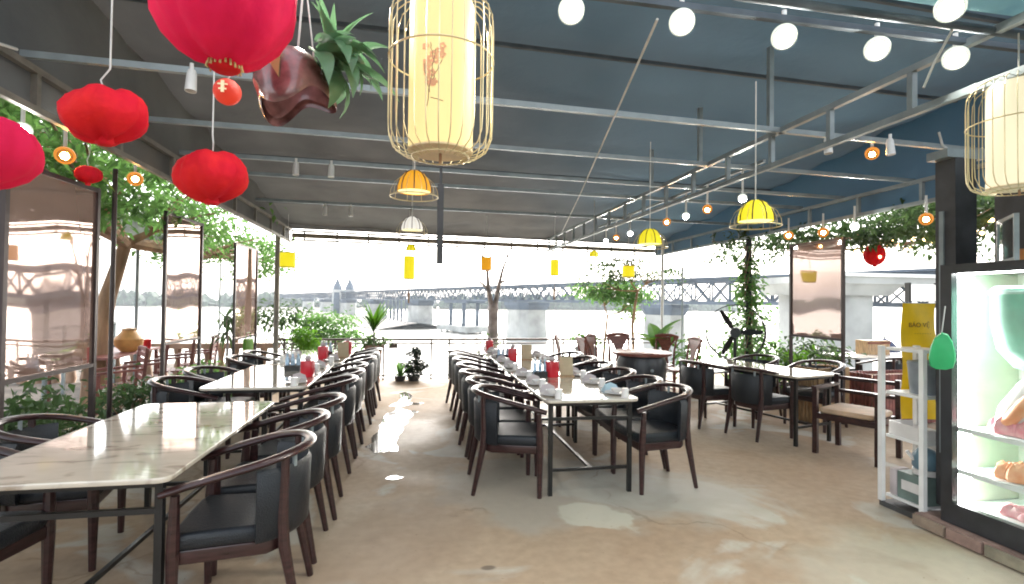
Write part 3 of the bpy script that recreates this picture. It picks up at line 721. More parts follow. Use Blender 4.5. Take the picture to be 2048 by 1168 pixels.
# ---- things on the tables
def redbox(label, x, y, z=.76, h=.16):
    r = thing('tissue_box', label, 'tissue box', (x, y, z), rng.uniform(-20, 20), 'red tissue boxes on the tables')
    t = MB(); t.pad(rrect(-.055, .055, -.055, .055, .015, 2), 0, h, .008, 2); t.build('box_body', 'redbox', r)
    t = MB(); t.lathe([(.02, h), (.035, h + .02), (.022, h + .045), (.006, h + .05)], 8, fn=lambda p, a, r_, z: p + Vector((rng.uniform(-.008, .008), 0, 0))); t.build('tissue', 'napkin', r)
redbox('red tissue box on the second left table', -1.05, 5.35); redbox('red tissue box on the third left table, near end', -1.18, 6.95)
redbox('red tissue box on the third left table, far end', -.98, 7.75)
redbox('red tissue box on the near middle table beside the bottles', 1.36, 5.10); redbox('red tissue box on the second middle table', 1.22, 6.55)
redbox('red tissue box on the last middle table', 1.1, 7.9)
def bottles(label, x, y):
    r = thing('bottle_caddy', label, 'caddy', (x, y, .76), 5, 'bottle caddies on the tables')
    t = MB(); t.box(-.08, .08, -.05, .05, 0, .012); t.box(-.08, .08, -.05, -.044, .012, .06); t.box(-.08, .08, .044, .05, .012, .06); t.build('tray', 'steel_black', r)
    for i, dx in enumerate((-.055, 0, .055)):
        t = MB(); t.lathe([(.02, .013), (.022, .03), (.022, .12), (.010, .155), (.010, .18)], 10, (dx, 0, 0)); b_ = t.build('bottle', 'bottle', r)
        t = MB(); t.lathe([(.012, .178), (.012, .20)], 8, (dx, 0, 0)); t.build('cap', 'white', b_)
bottles('caddy of blue labelled sauce bottles on the near middle table', 1.24, 5.12); bottles('caddy of sauce bottles on the second middle table', 1.12, 6.7)
bottles('caddy of sauce bottles on the second left table', -1.3, 5.85); bottles('caddy of sauce bottles on the third left table', -1.2, 7.3)
def menu(label, x, y, rz=0):
    r = thing('menu_stand', label, 'menu', (x, y, .76), rz, 'menu stands on the tables')
    t = MB(); t.box(-.07, .07, -.006, .006, .012, .20, Matrix.Rotation(R(-8), 4, 'X')); t.build('board', 'board', r)
    t = MB(); t.box(-.075, .075, -.035, .035, 0, .012); t.build('base', 'tan', r)
menu('tan menu stand right of the bottles on the near middle table', 1.52, 5.12); menu('tan menu stand on the second middle table', 1.42, 6.62)
menu('tan menu stand on the third left table', -.95, 7.1, 20)
PLATES = []
def setting(x, y, where, kind, rz):
    r = thing('plate', 'white plate with bowl, %s' % where, 'plate', (x, y, .76), rz, 'white plates laid on the tables')
    t = MB(); t.lathe([(.05, 0), (.075, .004), (.10, .014), (.098, .017), (.07, .008), (.001, .007)], 18, cap=False); t.build('dish', 'ceramic', r)
    t = MB(); t.lathe([(.022, .008), (.03, .012), (.05, .045), (.048, .046), (.026, .016), (.001, .015)], 14, (.0, 0, 0), cap=False); t.build('bowl', 'ceramic', r)
    n = thing('folded_napkin', '%s peaked napkin, %s' % ('pale blue' if kind == 'blue_napkin' else 'grey', where), 'napkin', (x - .11 * math.copysign(1, math.cos(R(rz))) * 0, y + .135, .76), rz + rng.uniform(-30, 30), 'folded napkins on the tables')
    h = .075; vs = [(-.07, -.045, 0), (.07, -.045, 0), (.07, .045, 0), (-.07, .045, 0), (-.05, 0, h * .8), (.0, .005, h), (.055, 0, h * .7)]
    t = MB(); t.add(vs, [(3, 2, 1, 0), (0, 1, 6, 5), (0, 5, 4), (2, 3, 4, 5), (2, 5, 6), (1, 2, 6), (3, 0, 4)], True); t.build('cloth', kind, n)
    c = thing('glass_cup', 'small white cup, %s' % where, 'cup', (x + .02, y - .14, .76), 0, 'small cups on the tables')
    t = MB(); t.lathe([(.032, 0), (.027, .07), (.001, .072)], 12, cap=False); t.build('cup_body', 'ceramic', c)
for i, y in enumerate((4.12, 4.66, 5.20)):
    setting(1.66, y, '%s on the right side of the near middle table' % ORD[i], 'blue_napkin' if i == 0 else 'napkin', 0)
    setting(1.10, y, '%s on the aisle side of the near middle table' % ORD[i], 'napkin', 0)
for i, y in enumerate((5.86, 6.4, 6.95)):
    setting(1.66, y, '%s on the right side of the second middle table' % ORD[i], 'napkin', 0)
    setting(1.08, y, '%s on the aisle side of the second middle table' % ORD[i], 'napkin', 0)
for i, y in enumerate((7.6, 8.1)): setting(1.12, y, '%s on the aisle side of the last middle table' % ORD[i], 'napkin', 0)
for i, y in enumerate((4.98, 5.5, 6.0)): setting(-1.08, y, '%s on the aisle side of the second left table' % ORD[i], 'napkin', 0)
for i, y in enumerate((6.72, 7.25, 7.8)): setting(-1.04, y, '%s on the aisle side of the third left table' % ORD[i], 'napkin', 0)
for i, y in enumerate((6.8, 7.35)): setting(-1.62, y, '%s on the far left side of the third left table' % ORD[i], 'napkin', 0)

# ================================================================ LAMPS AND LANTERNS
def spot(label, loc, aim, kind='white', r=.046, drop=.12, grp='white spot lamps under the roof'):
    o = thing('spot_lamp', label, 'spot lamp', loc, 0, grp)
    d = Vector(aim).normalized(); mt = d.to_track_quat('-Z', 'Y').to_matrix().to_4x4()
    t = MB(); t.lathe([(r * .7, .13), (r * .9, .11), (r * 1.08, .01), (r * 1.08, -.004), (r * .98, -.004), (r * .95, .006)], 16, fn=lambda p, a, r_, z: mt @ p, cap=False); t.add([mt @ Vector((r * .7 * math.cos(k), r * .7 * math.sin(k), .13)) for k in [i * math.pi / 8 for i in range(16)]], [tuple(range(16))]); t.build('housing', 'white' if kind != 'warm' else 'dark', o)
    lr_ = .62 if kind == 'warm' else .96
    if kind == 'white':
        t = MB(); t.lathe([(r * .97, .002), (r * 1.28, .012), (r * 1.3, .04), (r * 1.1, .045)], 24, fn=lambda p, a, r_, z: mt @ p, cap=False); t.build('reflector', 'reflector_glass', o)  # added glowing ring that stands for the lens halo
    if kind == 'warm':
        t = MB(); t.lathe([(r * .63, .001), (r * 1.5, .012), (r * 1.55, .04), (r * .9, .05)], 20, fn=lambda p, a, r_, z: mt @ p, cap=False); t.build('amber_reflector', 'amber_glass', o)  # orange glare round the lamp, added as a glowing ring
    t = MB(); t.lathe([(.001, 0), (r * lr_, 0)], 16, fn=lambda p, a, r_, z: mt @ p, cap=False); t.build('lens', 'spot_' + kind if kind in ('white', 'warm') else 'ceramic', o)
    t = MB(); t.tube([mt @ Vector((0, 0, .08)), (mt @ Vector((0, 0, .08))) + Vector((0, 0, drop))], .012, 8); t.build('stem', 'white', o)
    return o
CAMV = Vector((0, 0, 1.53))
def toward(loc, k=.75): v = (CAMV - Vector(loc)).normalized(); return v * k + Vector((0, 0, -1)) * (1 - k)
for i, (x, y, lb) in enumerate(((.67, 2.24, 'lit white spot lamp, leftmost of the bright row at the top'), (1.21, 2.23, 'lit white spot lamp, second from left in the bright top row'),
                                (1.77, 2.25, 'lit white spot lamp, middle of the bright top row'), (2.32, 2.26, 'lit white spot lamp, fourth from left in the bright top row'),
                                (2.81, 2.26, 'lit white spot lamp above the right birdcage lantern'))):
    spot(lb, (x, y, 2.85), toward((x, y, 2.85)))
spot('lit white spot lamp against the teal awning cloth', (2.31, 1.88, 2.85), toward((2.31, 1.88, 2.85)))
spot('lit white spot lamp at the top edge above the hanging plant', (-.40, 2.29, 2.90), toward((-.4, 2.29, 2.9)))
spot('lit orange spot lamp between two unlit heads on the right', (3.86, 3.81, 2.84), toward((3.86, 3.81, 2.84)), 'warm', .035, grp='warm spot lamps')
for i, (y, k, w_) in enumerate(((4.95, 'white', 'white'), (5.63, 'warm', 'warm'), (6.13, 'white', 'white'), (6.65, 'warm', 'warm'), (7.9, 'white', 'white'), (8.5, 'warm', 'warm'), (9.0, 'white', 'white'))):
    loc = (3.40, y, 2.65); spot('lit %s spot lamp, %s in the row receding beside the right truss' % (w_, ORD[i]), loc, toward(loc), k, .036, .30, 'lamps receding beside the right truss')
t = MB(); t.bar((3.40, 4.6, 2.966), (3.40, 9.4, 2.966), .03); tag(t.build('lamp_track', 'steel'), 'thin steel track carrying the receding row of lamps', 'lamp track')
for x, y, z, lb in ((-1.37, 3.40, 2.86, 'unlit white track lamp at upper left near the big red lantern'), (-1.23, 5.50, 2.86, 'unlit white track lamp, left of the pair on the fourth purlin'), (-.89, 5.51, 2.86, 'unlit white track lamp, right of the pair on the fourth purlin'),
                    (-1.35, 7.9, 2.84, 'unlit white track lamp, left of the far pair'), (-.99, 7.92, 2.84, 'unlit white track lamp, right of the far pair'),
                    (3.31, 3.68, 2.86, 'unlit white track lamp left of the orange lamp'), (3.83, 3.60, 2.86, 'unlit white track lamp right of the orange lamp')):
    spot(lb, (x, y, z - .08), (0, -.1, -1), 'off', .03, .09, 'unlit track lamps')
for x, y, z, lb in ((5.3, 6.63, 2.53, 'warm lamp among leaves left of the right screen'), (5.3, 5.98, 2.49, 'warm lamp above the right screen'), (5.3, 5.48, 2.50, 'lamp just right of the right screen'), (5.3, 4.57, 2.45, 'orange lamp among leaves beside the dark column'),
                    (-2.6, 3.94, 2.62, 'lamp in the leaves at far left edge'), (-2.6, 4.36, 2.57, 'warm lamp in the leaves below the left red lantern'), (-2.6, 5.33, 2.62, 'warm lamp in the leaves between the two red lanterns')):
    spot(lb, (x, y, z), toward((x, y, z), .9), 'white' if 'just right' in lb or 'far left edge' in lb else 'warm', .042, .25, 'lamps among the leaves')

def cage_lantern(label, x, y, zb, r, h, zh, m):
    o = thing('cage_lantern', label, 'lantern', (x, y, zb), 8, 'birdcage lanterns')
    n = 28
    for i in range(n):
        a = 2 * math.pi * i / n; c, s = math.cos(a), math.sin(a)
        P = [(.42 * r, 0), (.72 * r, .02 * h), (.90 * r, .06 * h), (.985 * r, .13 * h), (r, .22 * h), (r, .78 * h), (.985 * r, .87 * h), (.90 * r, .94 * h), (.72 * r, .98 * h), (.3 * r, h)]
        t = MB(); t.tube([(c * q_, s * q_, z) for q_, z in P], .0022, 5); t.build('wire', 'gold', o)
    for q_, z in ((.55 * r, .008 * h), (1.005 * r, .60 * h), (.3 * r, h)):
        t = MB(); t.tube([(q_ * math.cos(k * math.pi / 16), q_ * math.sin(k * math.pi / 16), z) for k in range(32)], .0032, 6, True); t.build('ring', 'gold', o)
    rs = .62 * r
    t = MB(); t.lathe([(rs * .98, .045 * h), (rs, .06 * h), (rs, .5 * h), (rs, .93 * h), (rs * .98, .945 * h)], 40, cap=False); t.build('paper_shade', m, o)
    t = MB(); t.lathe([(.001, .034 * h), (rs * 1.0, .034 * h), (rs * 1.02, .044 * h), (.001, .0445 * h)], 32, cap=False); t.build('base_disc', mat('lantern_base', (.75, .60, .38), .6), o)
    t = MB(); t.tube([(0, 0, .03 * h), (0, 0, -.03 * h)], .006, 6); t.build('tassel_stub', 'bark', o)
    t = MB(); t.tube([(0, 0, h), (0, 0, zh - zb)], .004, 6); t.build('cord', 'cord', o)
    # printed plum twig wrapped on the shade
    tw_ = MB(); bl = MB()
    def on(a, z, e=.0015): return ((rs + e) * math.cos(a), (rs + e) * math.sin(a), z)
    a0 = R(-120)
    for b_, e_ in (((-.05, .25), (.10, .58)), ((.05, .40), (.22, .52)), ((.0, .33), (-.12, .5)), ((.02, .3), (.25, .28)), ((.08, .5), (.0, .62))):
        k = 7; tw_.tube([on(a0 + b_[0] * 1.6 + (e_[0] - b_[0]) * 1.6 * i / k + .02 * math.sin(i * 2.2), (b_[1] + (e_[1] - b_[1]) * i / k) * h) for i in range(k + 1)], .0013, 4)
    tw_.build('printed_twig', mat('twig_print', (.22, .15, .10), .8), o)
    for i in range(16):
        ca = a0 + rng.uniform(-.15, .42); cz = rng.uniform(.38, .6) * h
        for k in range(5):
            b5 = 2 * math.pi * k / 5; da, dz = .009 * math.cos(b5) / rs, .009 * math.sin(b5)
            vs = [on(ca + da + .006 * math.cos(2 * math.pi * q_ / 6) / rs, cz + dz + .006 * math.sin(2 * math.pi * q_ / 6), .0022) for q_ in range(6)]; bl.add(vs, [tuple(range(6))])
    bl.build('printed_blossom', mat('blossom_print', (.85, .42, .22), .8), o)
    return o
cage_lantern('birdcage lantern with plum print hanging at top centre, whole in view', .075, 1.9, 2.05, .19, .60, 3.9, 'shade')
cage_lantern('bright birdcage lantern at the right edge above the fridge', 2.98, 2.085, 2.11, .205, .58, 2.92, 'shade_white')

def dome(label, x, y, zb, R_, zh, m, grp):
    o = thing('dome_pendant', label, 'pendant lamp', (x, y, zb), 0, grp)
    ri = .70 * R_; h = R_ * .95
    t = MB(); t.lathe([(ri, .03), (ri * .98, .03 + .25 * h), (ri * .85, .03 + .55 * h), (ri * .6, .03 + .8 * h), (ri * .3, .03 + .93 * h), (.012, .03 + .95 * h)], 24, cap=False); t.build('shade', m, o)
    for k in range(8):
        a = 2 * math.pi * k / 8; P = [(ri, .03), (ri * .98, .03 + .25 * h), (ri * .85, .03 + .55 * h), (ri * .6, .03 + .8 * h), (ri * .3, .03 + .93 * h)]
        t = MB(); t.tube([((q_ + .002) * math.cos(a), (q_ + .002) * math.sin(a), z) for q_, z in P], .0038, 5); t.build('rib', 'wood', o)
    t = MB(); t.lathe([(.001, .035), (ri * .97, .035)], 20, cap=False); t.build('diffuser', 'bulbglow', o)
    t = MB(); t.tube([(R_ * math.cos(k * math.pi / 14), R_ * math.sin(k * math.pi / 14), 0) for k in range(28)], .004, 6, True)
    for k in range(10):
        a = 2 * math.pi * k / 10; t.tube([(R_ * q_ * math.cos(a), R_ * q_ * math.sin(a), z) for q_, z in ((1, 0), (.96, .3 * h), (.8, .65 * h), (.5, .92 * h), (.1, 1.1 * h))], .0016, 4)
    t.build('outer_cage', 'gold', o)
    t = MB(); t.tube([(0, 0, 1.0 * h), (0, 0, zh - zb)], .004, 6); t.build('cord', 'cord', o)
    return o
GD = 'dome pendant lamps'
dome('amber dome pendant lamp directly below the big birdcage lantern', -.03, 3.3, 2.18, .15, 3.7, 'amber', GD)
dome('yellow dome pendant lamp at right, nearest of the right pair', 2.09, 2.91, 2.02, .15, 2.94, 'yellowglow', GD)
dome('yellow dome pendant lamp at right, farther and lower beside the truss', 1.99, 4.2, 2.01, .15, 2.94, 'yellowglow', GD)
dome('white dome pendant lamp below the amber one', -.06, 4.98, 2.16, .145, 3.5, 'whiteglow', GD)
dome('small yellow dome pendant far off, left of the black bar', -.11, 8.14, 2.26, .11, 3.2, 'yellowglow', GD)
dome('small yellow dome pendant far off under the back truss', 2.82, 8.01, 2.24, .11, 3.2, 'yellowglow', GD)
def drum(label, x, y, zc, r, h, zh, m, tassel=True):
    o = thing('drum_lantern', label, 'lantern', (x, y, zc - h / 2), 0, 'small yellow lanterns by the river edge')
    t = MB(); t.lathe([(r * .9, 0), (r, .02), (r, h - .02), (r * .9, h)], 16); t.build('shade', m, o)
    for z in (.002, h - .002):
        t = MB(); t.tube([(r * .95 * math.cos(k * math.pi / 8), r * .95 * math.sin(k * math.pi / 8), z) for k in range(16)], .006, 5, True); t.build('ring', 'bark', o)
    t = MB(); t.tube([(0, 0, h), (0, 0, zh - zc + h / 2)], .004, 5); t.build('cord', 'cord', o)
    if tassel:
        t = MB(); t.tube([(0, 0, 0), (0, 0, -.22)], .003, 5); t.lathe([(.008, -.22), (.018, -.25), (.014, -.42)], 8); t.build('tassel', 'bark', o)
drum('tall yellow drum lantern hanging below the small yellow dome', -.15, 9.17, 2.09, .095, .40, 3.1, 'yellowglow')
drum('narrow yellow drum lantern with tassel right of centre', 2.35, 8.71, 2.12, .075, .28, 3.1, 'yellowglow')
drum('orange drum lantern hanging in front of the bare tree', 1.24, 9.42, 2.21, .10, .24, 3.1, 'amber', False)
drum('round yellow lantern among the leaves on the right', 3.62, 8.48, 2.07, .105, .20, 3.1, 'yellowglow', False)
drum('pale yellow lantern beside the back left post', -2.24, 9.55, 2.2, .13, .26, 3.0, 'yellowglow', False)

def red_lantern(label, x, y, zc, r, h, zh, m='red_fabric', droop=.0, seed=1, fringe=False):
    o = thing('red_lantern', label, 'lantern', (x, y, zc - h / 2), seed * 37, 'red cloth lanterns')
    rr = random.Random(seed); ph = [rr.uniform(0, 6.3) for _ in range(4)]
    def fn(p, a, q_, z):
        u = z / h; k = 1 + .075 * abs(math.sin(5.5 * a + .25 * math.sin(u * 7 + ph[2]))) ** .7 - .04 + .05 * math.sin(2 * a + ph[0]) * (q_ / r) + .03 * math.sin(3 * a + ph[1] + z * 9) + (.022 * math.sin(17 * a + 30 * u + ph[3]) + .020 * math.sin(9 * a - 22 * u + ph[1]) + .012 * math.sin(29 * a + 11 * u)) * (.35 + .65 * (u > .5))
        return Vector((p.x * k, p.y * k, p.z + droop * (.35 * h * math.sin(a + ph[2]) * .3 * (q_ / r) + .05 * h * math.sin(5 * a + ph[3]))))
    prof = [(.14 * r, .80 * h), (.20 * r, .90 * h), (.26 * r, .98 * h), (.42 * r, 1.0 * h), (.66 * r, .93 * h), (.86 * r, .80 * h), (.97 * r, .64 * h), (r, .48 * h), (.95 * r, .33 * h), (.80 * r, .19 * h), (.58 * r, .08 * h), (.36 * r, .015 * h), (.2 * r, 0)]
    t = MB(); t.lathe(prof[::-1], 88, fn=fn, cap=False); t.build('cloth_body', m, o)
    t = MB(); t.lathe([(.21 * r, .01), (.21 * r, -.012), (.16 * r, -.02)], 16, cap=True); t.build('bottom_ring', 'red_fabric', o)
    t = MB(); t.lathe([(.17 * r, .88 * h), (.18 * r, .95 * h), (.10 * r, .99 * h)], 16); t.build('top_cap', 'red_fabric', o)
    t = MB(); pts = [(0, 0, .96 * h), (.02, .0, h * 1.0 + .05), (-.012, 0, h + .10), (-.014, 0, zh - zc + h / 2)]; t.tube(pts, .0035, 6); t.build('cord', 'cord', o)
    if fringe:
        t = MB()
        for k in range(22):
            a = 2 * math.pi * k / 22; c, s = .22 * r * math.cos(a), .22 * r * math.sin(a); t.tube([(c, s, .006), (c * 1.1, s * 1.1, -.008 - .010 * rr.random())], .003, 4)
        t.build('fringe', 'goldstrap', o)
red_lantern('largest red cloth lantern at the top left, cut by the upper edge', -.56, 1.61, 2.405, .195, .40, 3.9, 'pinkred', .3, 3, True)
red_lantern('saggy red cloth lantern at upper left in front of green leaves', -1.26, 2.35, 2.26, .150, .195, 3.85, 'red_fabric', 1.0, 5)
red_lantern('red cloth lantern just right of the saggy one, lower and smaller', -.97, 2.66, 2.10, .163, .22, 3.8, 'red_fabric', .6, 8)
red_lantern('pink red cloth lantern cut off by the left edge', -1.40, 1.92, 1.99, .155, .225, 3.9, 'pinkred', .5, 12)
o = thing('ball_ornament', 'small glowing red ball with golden mark beside a hanging cord', 'ornament', (-.74, 2.16, 2.28))
t = MB(); t.lathe([(.05 * math.sin(math.pi * (i + .3) / 12.6), .05 - .05 * math.cos(math.pi * (i + .3) / 12.6)) for i in range(13)], 24); t.build('ball', 'redglow', o)
t = MB(); t.box(-.006, .006, -.053, -.049, .03, .075); t.box(-.018, .018, -.0525, -.0495, .058, .064); t.box(-.014, .014, -.0525, -.0495, .04, .046); t.build('gold_mark', 'gold', o)
t = MB(); t.tube([(0, 0, .098), (.035, 0, .16), (.05, 0, .30), (.05, 0, 1.55)], .003, 5); t.build('cord', 'cord', o)
red_lantern('tiny red ball lantern blurred among the left leaves', -2.42, 4.32, 2.43, .085, .12, 2.7, 'red_fabric', 0, 4)
red_lantern('orange red lantern among string lights right of the right screen', 6.54, 6.41, 2.26, .13, .30, 3.0, 'red_fabric', 0, 6)

# hanging planter: plum glazed bowl with wavy lip and strap leaves
o = thing('hanging_planter', 'hanging plum brown bowl planter with long strap leaves spilling right', 'planter', (-.45, 2.0, 2.24))
mt = Matrix.Rotation(R(-14), 4, 'Y')
def bowl(p, a, r_, z):
    k = 1 + (.10 * math.sin(3 * a + .6) if z < .06 else 0); q_ = Vector((p.x * k, p.y * k, p.z - (.03 * math.sin(3 * a + .6) if z < .06 else 0))); return mt @ q_
t = MB(); t.lathe([(.125, .0), (.132, .012), (.130, .05), (.126, .10), (.112, .15), (.08, .185), (.072, .18), (.10, .14), (.112, .09), (.115, .03)], 40, fn=bowl, cap=False); t.build('bowl', 'glaze', o)
t = MB(); v = [mt @ Vector(p) for p in ((-.06, -.132, .185), (.02, -.132, .185), (-.015, -.145, .05))]; v += [p + Vector((0, .008, 0)) for p in v]
t.add(v, [(0, 2, 1), (3, 4, 5), (0, 1, 4, 3), (1, 2, 5, 4), (2, 0, 3, 5)]); t.build('strap', 'goldstrap', o)
t = MB(); t.tube([(0, 0, .18), (.02, 0, .5), (.02, 0, 1.6)], .004, 6); t.tube([(.06, 0, .17), (.02, 0, .5)], .003, 6); t.build('hanger', 'cord', o)
lr = random.Random(21)
for k in range(26):
    az = lr.uniform(-1.3, .9); b0 = (.06 + lr.uniform(0, .10), lr.uniform(-.06, .06), .16 + lr.uniform(-.03, .08))
    t = MB(); blade(t, b0, az, lr.uniform(-.5, .9), lr.uniform(.17, .27), lr.uniform(.055, .085), lr.uniform(1.0, 2.2), 7); t.build('leaf', 'leaf_wet', o)
for k in range(6):
    t = MB(); blade(t, (.12 + lr.uniform(-.03, .03), 0, .22), lr.uniform(-2.6, .6), lr.uniform(.9, 1.4), lr.uniform(.14, .22), .03, lr.uniform(.4, 1.0), 7); t.build('leaf', 'leaf_wet', o)

# ================================================================ FAN
o = thing('pedestal_fan', 'big black pedestal fan with ring guard behind the right marble table', 'fan', (5.03, 7.5, 0))
yaw_ = Matrix.Translation((0, 0, 1.07)) @ Matrix.Rotation(R(-33), 4, 'Z')
def ring(t, r_, y, rad):
    t.tube([yaw_ @ Vector((r_ * math.cos(k * math.pi / 20), y, r_ * math.sin(k * math.pi / 20))) for k in range(40)], rad, 6, True)
for y in (-.10, .10):
    t = MB()
    for r_, rad in ((.44, .009), (.33, .0025), (.22, .0025), (.12, .003)): ring(t, r_, y * (1 if r_ > .4 else 1.15), rad)
    for k in range(30):
        a = 2 * math.pi * k / 30; t.tube([yaw_ @ Vector((.06 * math.cos(a), y * 1.2, .06 * math.sin(a))), yaw_ @ Vector((.44 * math.cos(a), y, .44 * math.sin(a)))], .0016, 4)
    t.build('guard', 'black', o)
for k in range(3):
    a = R(122 + 120 * k); t = MB(); vs = []; n_ = 6
    for i in range(n_ + 1):
        q_ = .05 + .36 * i / n_; wd = .022 + .022 * math.sin(math.pi * i / n_)
        for s in (-1, 1):
            vs.append(yaw_ @ Vector((q_ * math.cos(a) - s * wd * math.sin(a), s * .025, q_ * math.sin(a) + s * wd * math.cos(a))))
    t.add(vs, [(2 * i, 2 * i + 1, 2 * i + 3, 2 * i + 2) for i in range(n_)], True); t.build('blade', 'black', o)
t = MB(); t.lathe([(.075, -.12), (.085, -.06), (.085, .12), (.05, .2)], 16, fn=lambda p, a, r_, z: yaw_ @ Vector((p.x, p.z, p.y))); t.build('motor', 'black', o)
t = MB(); t.tube([(0, 0, .04), (0, 0, 1.0)], .024, 10); t.build('pole', 'black', o)
t = MB(); t.lathe([(.24, 0), (.24, .02), (.2, .04), (.04, .06)], 24); t.build('base', 'black', o)

# ================================================================ ROUND TEABLE SET
o = thing('round_table', 'dark round drum table with carved red wood base at back right', 'table', (3.50, 7.65, 0))
t = MB(); t.lathe([(.40, .70), (.46, .715), (.46, .75), (.44, .762)], 36); t.build('tabletop', 'redwood', o)
t = MB(); t.lathe([(.30, .02), (.36, .06), (.37, .35), (.38, .60), (.34, .70)], 28); t.build('drum', 'dark', o)
t = MB(); t.lathe([(.028, 0), (.028, .006), (.012, .012)], 12, fn=lambda p, a, r_, z: Vector((p.x, -.372 - p.z, .5 + p.y))); t.build('knob', 'steel', o)
def wchair(label, loc, rz):
    r = thing('wooden_chair', label, 'chair', loc, rz, 'red wood chairs round the drum table')
    t = MB(); t.pad([(.22, -.22), (.22, .22), (-.2, .19), (-.2, -.19)], .43, .465, .012, 2); t.build('seat', 'redwood', r)
    for s in (-1, 1):
        t = MB(); t.bar((.19, s * .19, 0), (.19, s * .19, .428), .03, .03, .042, .042); t.build('leg', 'redwood', r)
        t = MB(); t.tube([(-.21, s * .17, 0), (-.18, s * .17, .44), (-.20, s * .175, .7), (-.25, s * .20, .93)], [.015, .021, .018, .016], 8); t.build('leg', 'redwood', r)
    t = MB(); vs = []
    prof = [(.075, .47), (.055, .56), (.06, .68), (.10, .78), (.16, .86), (.20, .93)]
    for w_, z in prof:
        x = -.185 - .065 * ((z - .47) / .46) ** 1.5
        vs += [(x + .01, -w_, z), (x + .01, w_, z), (x - .01, w_, z), (x - .01, -w_, z)]
    fs = [(3, 2, 1, 0), tuple(range(20, 24))]
    for i in range(5):
        for j in range(4): fs.append((i * 4 + j, i * 4 + (j + 1) % 4, i * 4 + 4 + (j + 1) % 4, i * 4 + 4 + j))
    t.add(vs, fs); t.build('splat', 'redwood', r)
    t = MB(); t.tube([(-.25, -.22, .93), (-.265, -.1, .955), (-.27, 0, .962), (-.265, .1, .955), (-.25, .22, .93)], .022, 8, sec=(1, 1.3)); t.build('crest_rail', 'redwood', r)
    for z in (.16,):
        t = MB(); t.bar((.19, -.17, z), (.19, .17, z), .022); t.bar((-.2, -.15, z), (-.2, .15, z), .022); t.build('stretcher', 'redwood', r)
    return r
w0 = wchair('red wood splat chair left of the drum table, back toward the aisle', (2.78, 7.75, 0), 0)
dup(w0, 'red wood splat chair in front of the drum table, left of the knob', (3.10, 8.25, 0), R(0) and 0 or -40)
dup(w0, 'red wood splat chair behind the drum table by the railing', (3.55, 8.5, 0), -90)
dup(w0, 'red wood splat chair right of the drum table beside the banana plant', (4.22, 7.75, 0), 176)
dup(w0, 'red wood splat chair behind the drum table on its right', (4.15, 8.35, 0), 215)
dup(w0, 'red wood splat chair pushed back toward the railing on the left', (2.62, 8.6, 0), -20)

# ================================================================ LONE ARMCHAIR, SLATTED BOXES, BACK-RIGHT TABLES
o = thing('open_armchair', 'dark wood open armchair with tan cushion left of the white shelf', 'chair', (4.42, 4.55, 0), 205)
t = MB(); t.pad(rrect(-.24, .26, -.25, .25, .05), .42, .475, .02); t.build('cushion', 'seat_tan', o)
t = MB(); t.box(-.25, .27, -.26, .26, .36, .418); t.build('seat_frame', 'wood', o)
for sx, sy in ((1, -1), (1, 1)):
    t = MB(); t.bar((.25, sy * .28, 0), (.25, sy * .28, .66), .045, .045); t.build('leg', 'wood', o)
    t = MB(); t.bar((-.28, sy * .28, 0), (-.25, sy * .28, .78), .045, .045); t.build('leg', 'wood', o)
    t = MB(); t.bar((.29, sy * .28, .675), (-.27, sy * .28, .675), .05, .028); t.build('armrest', 'wood', o)
for z in (.60, .74):
    t = MB(); t.bar((-.262, -.255, z), (-.262, .255, z), .05, .035); t.build('back_rail', 'wood', o)
def slatbox(label, loc, w, d, h, rz, m):
    r = thing('slatted_planter', label, 'planter', loc, rz, 'slatted wooden planters')
    n_ = int(w / .05)
    for i in range(n_):
        x = -w / 2 + w * (i + .5) / n_
        for y in (-d / 2, d / 2):
            t = MB(); t.box(x - .021, x + .021, y - .009, y + .009, .02, h); t.build('slat', m, r)
    n2 = int(d / .05)
    for i in range(n2):
        y = -d / 2 + .02 + (d - .04) * (i + .5) / n2
        for x in (-w / 2, w / 2):
            t = MB(); t.box(x - .009, x + .009, y - .019, y + .019, .02, h); t.build('slat', m, r)
    t = MB(); t.box(-w / 2 + .02, w / 2 - .02, -d / 2 + .02, d / 2 - .02, .04, h - .04); t.build('soil', 'bark', r)
slatbox('tan slatted planter box at the end of the right marble table', (5.25, 5.95, 0), .55, .35, .72, 10, 'tan')
slatbox('red brown slatted planter box behind the open armchair', (6.15, 5.75, 0), 1.1, .35, .66, 5, 'brownwood')
def plain_table(label, x, y, rz=0):
    r = thing('white_table', label, 'table', (x, y, 0), rz, 'white tables of the right side room')
    t = MB(); t.pad(rrect(-.6, .6, -.38, .38, .03), .72, .75, .008, 2); t.build('tabletop', 'ceramic', r)
    for sx in (-1, 1):
        for sy in (-1, 1):
            t = MB(); t.box(sx * .54 - .02, sx * .54 + .02, sy * .32 - .02, sy * .32 + .02, 0, .718); t.build('leg', 'wood', r)
plain_table('white table behind the right screen post', 7.05, 7.0); plain_table('white table just right of the other, behind the white shelf', 8.3, 6.9)
for x, y, rz, lb in ((6.75, 6.35, 90, 'black armchair at the near side of the first white table'), (7.35, 6.35, 90, 'black armchair right of the first white table'), (8.1, 6.3, 90, 'black armchair at the near side of the second white table'), (7.0, 7.65, 270, 'black armchair behind the first white table')):
    put(lb, x, y, rz, 'black armchairs in the right side room')
r = thing('wooden_crate', 'orange brown crate standing on the first white table', 'crate', (7.2, 7.1, .751))
t = MB(); t.box(-.2, .2, -.12, .12, 0, .22); t.build('crate_body', 'tan', r); t = MB(); t.box(-.21, .21, -.125, -.12, .17, .2); t.build('band', 'redwood', r)
r = thing('umbrella', 'small folded dark blue umbrella far off beyond the white tables', 'umbrella', (8.05, 7.69, -.45))
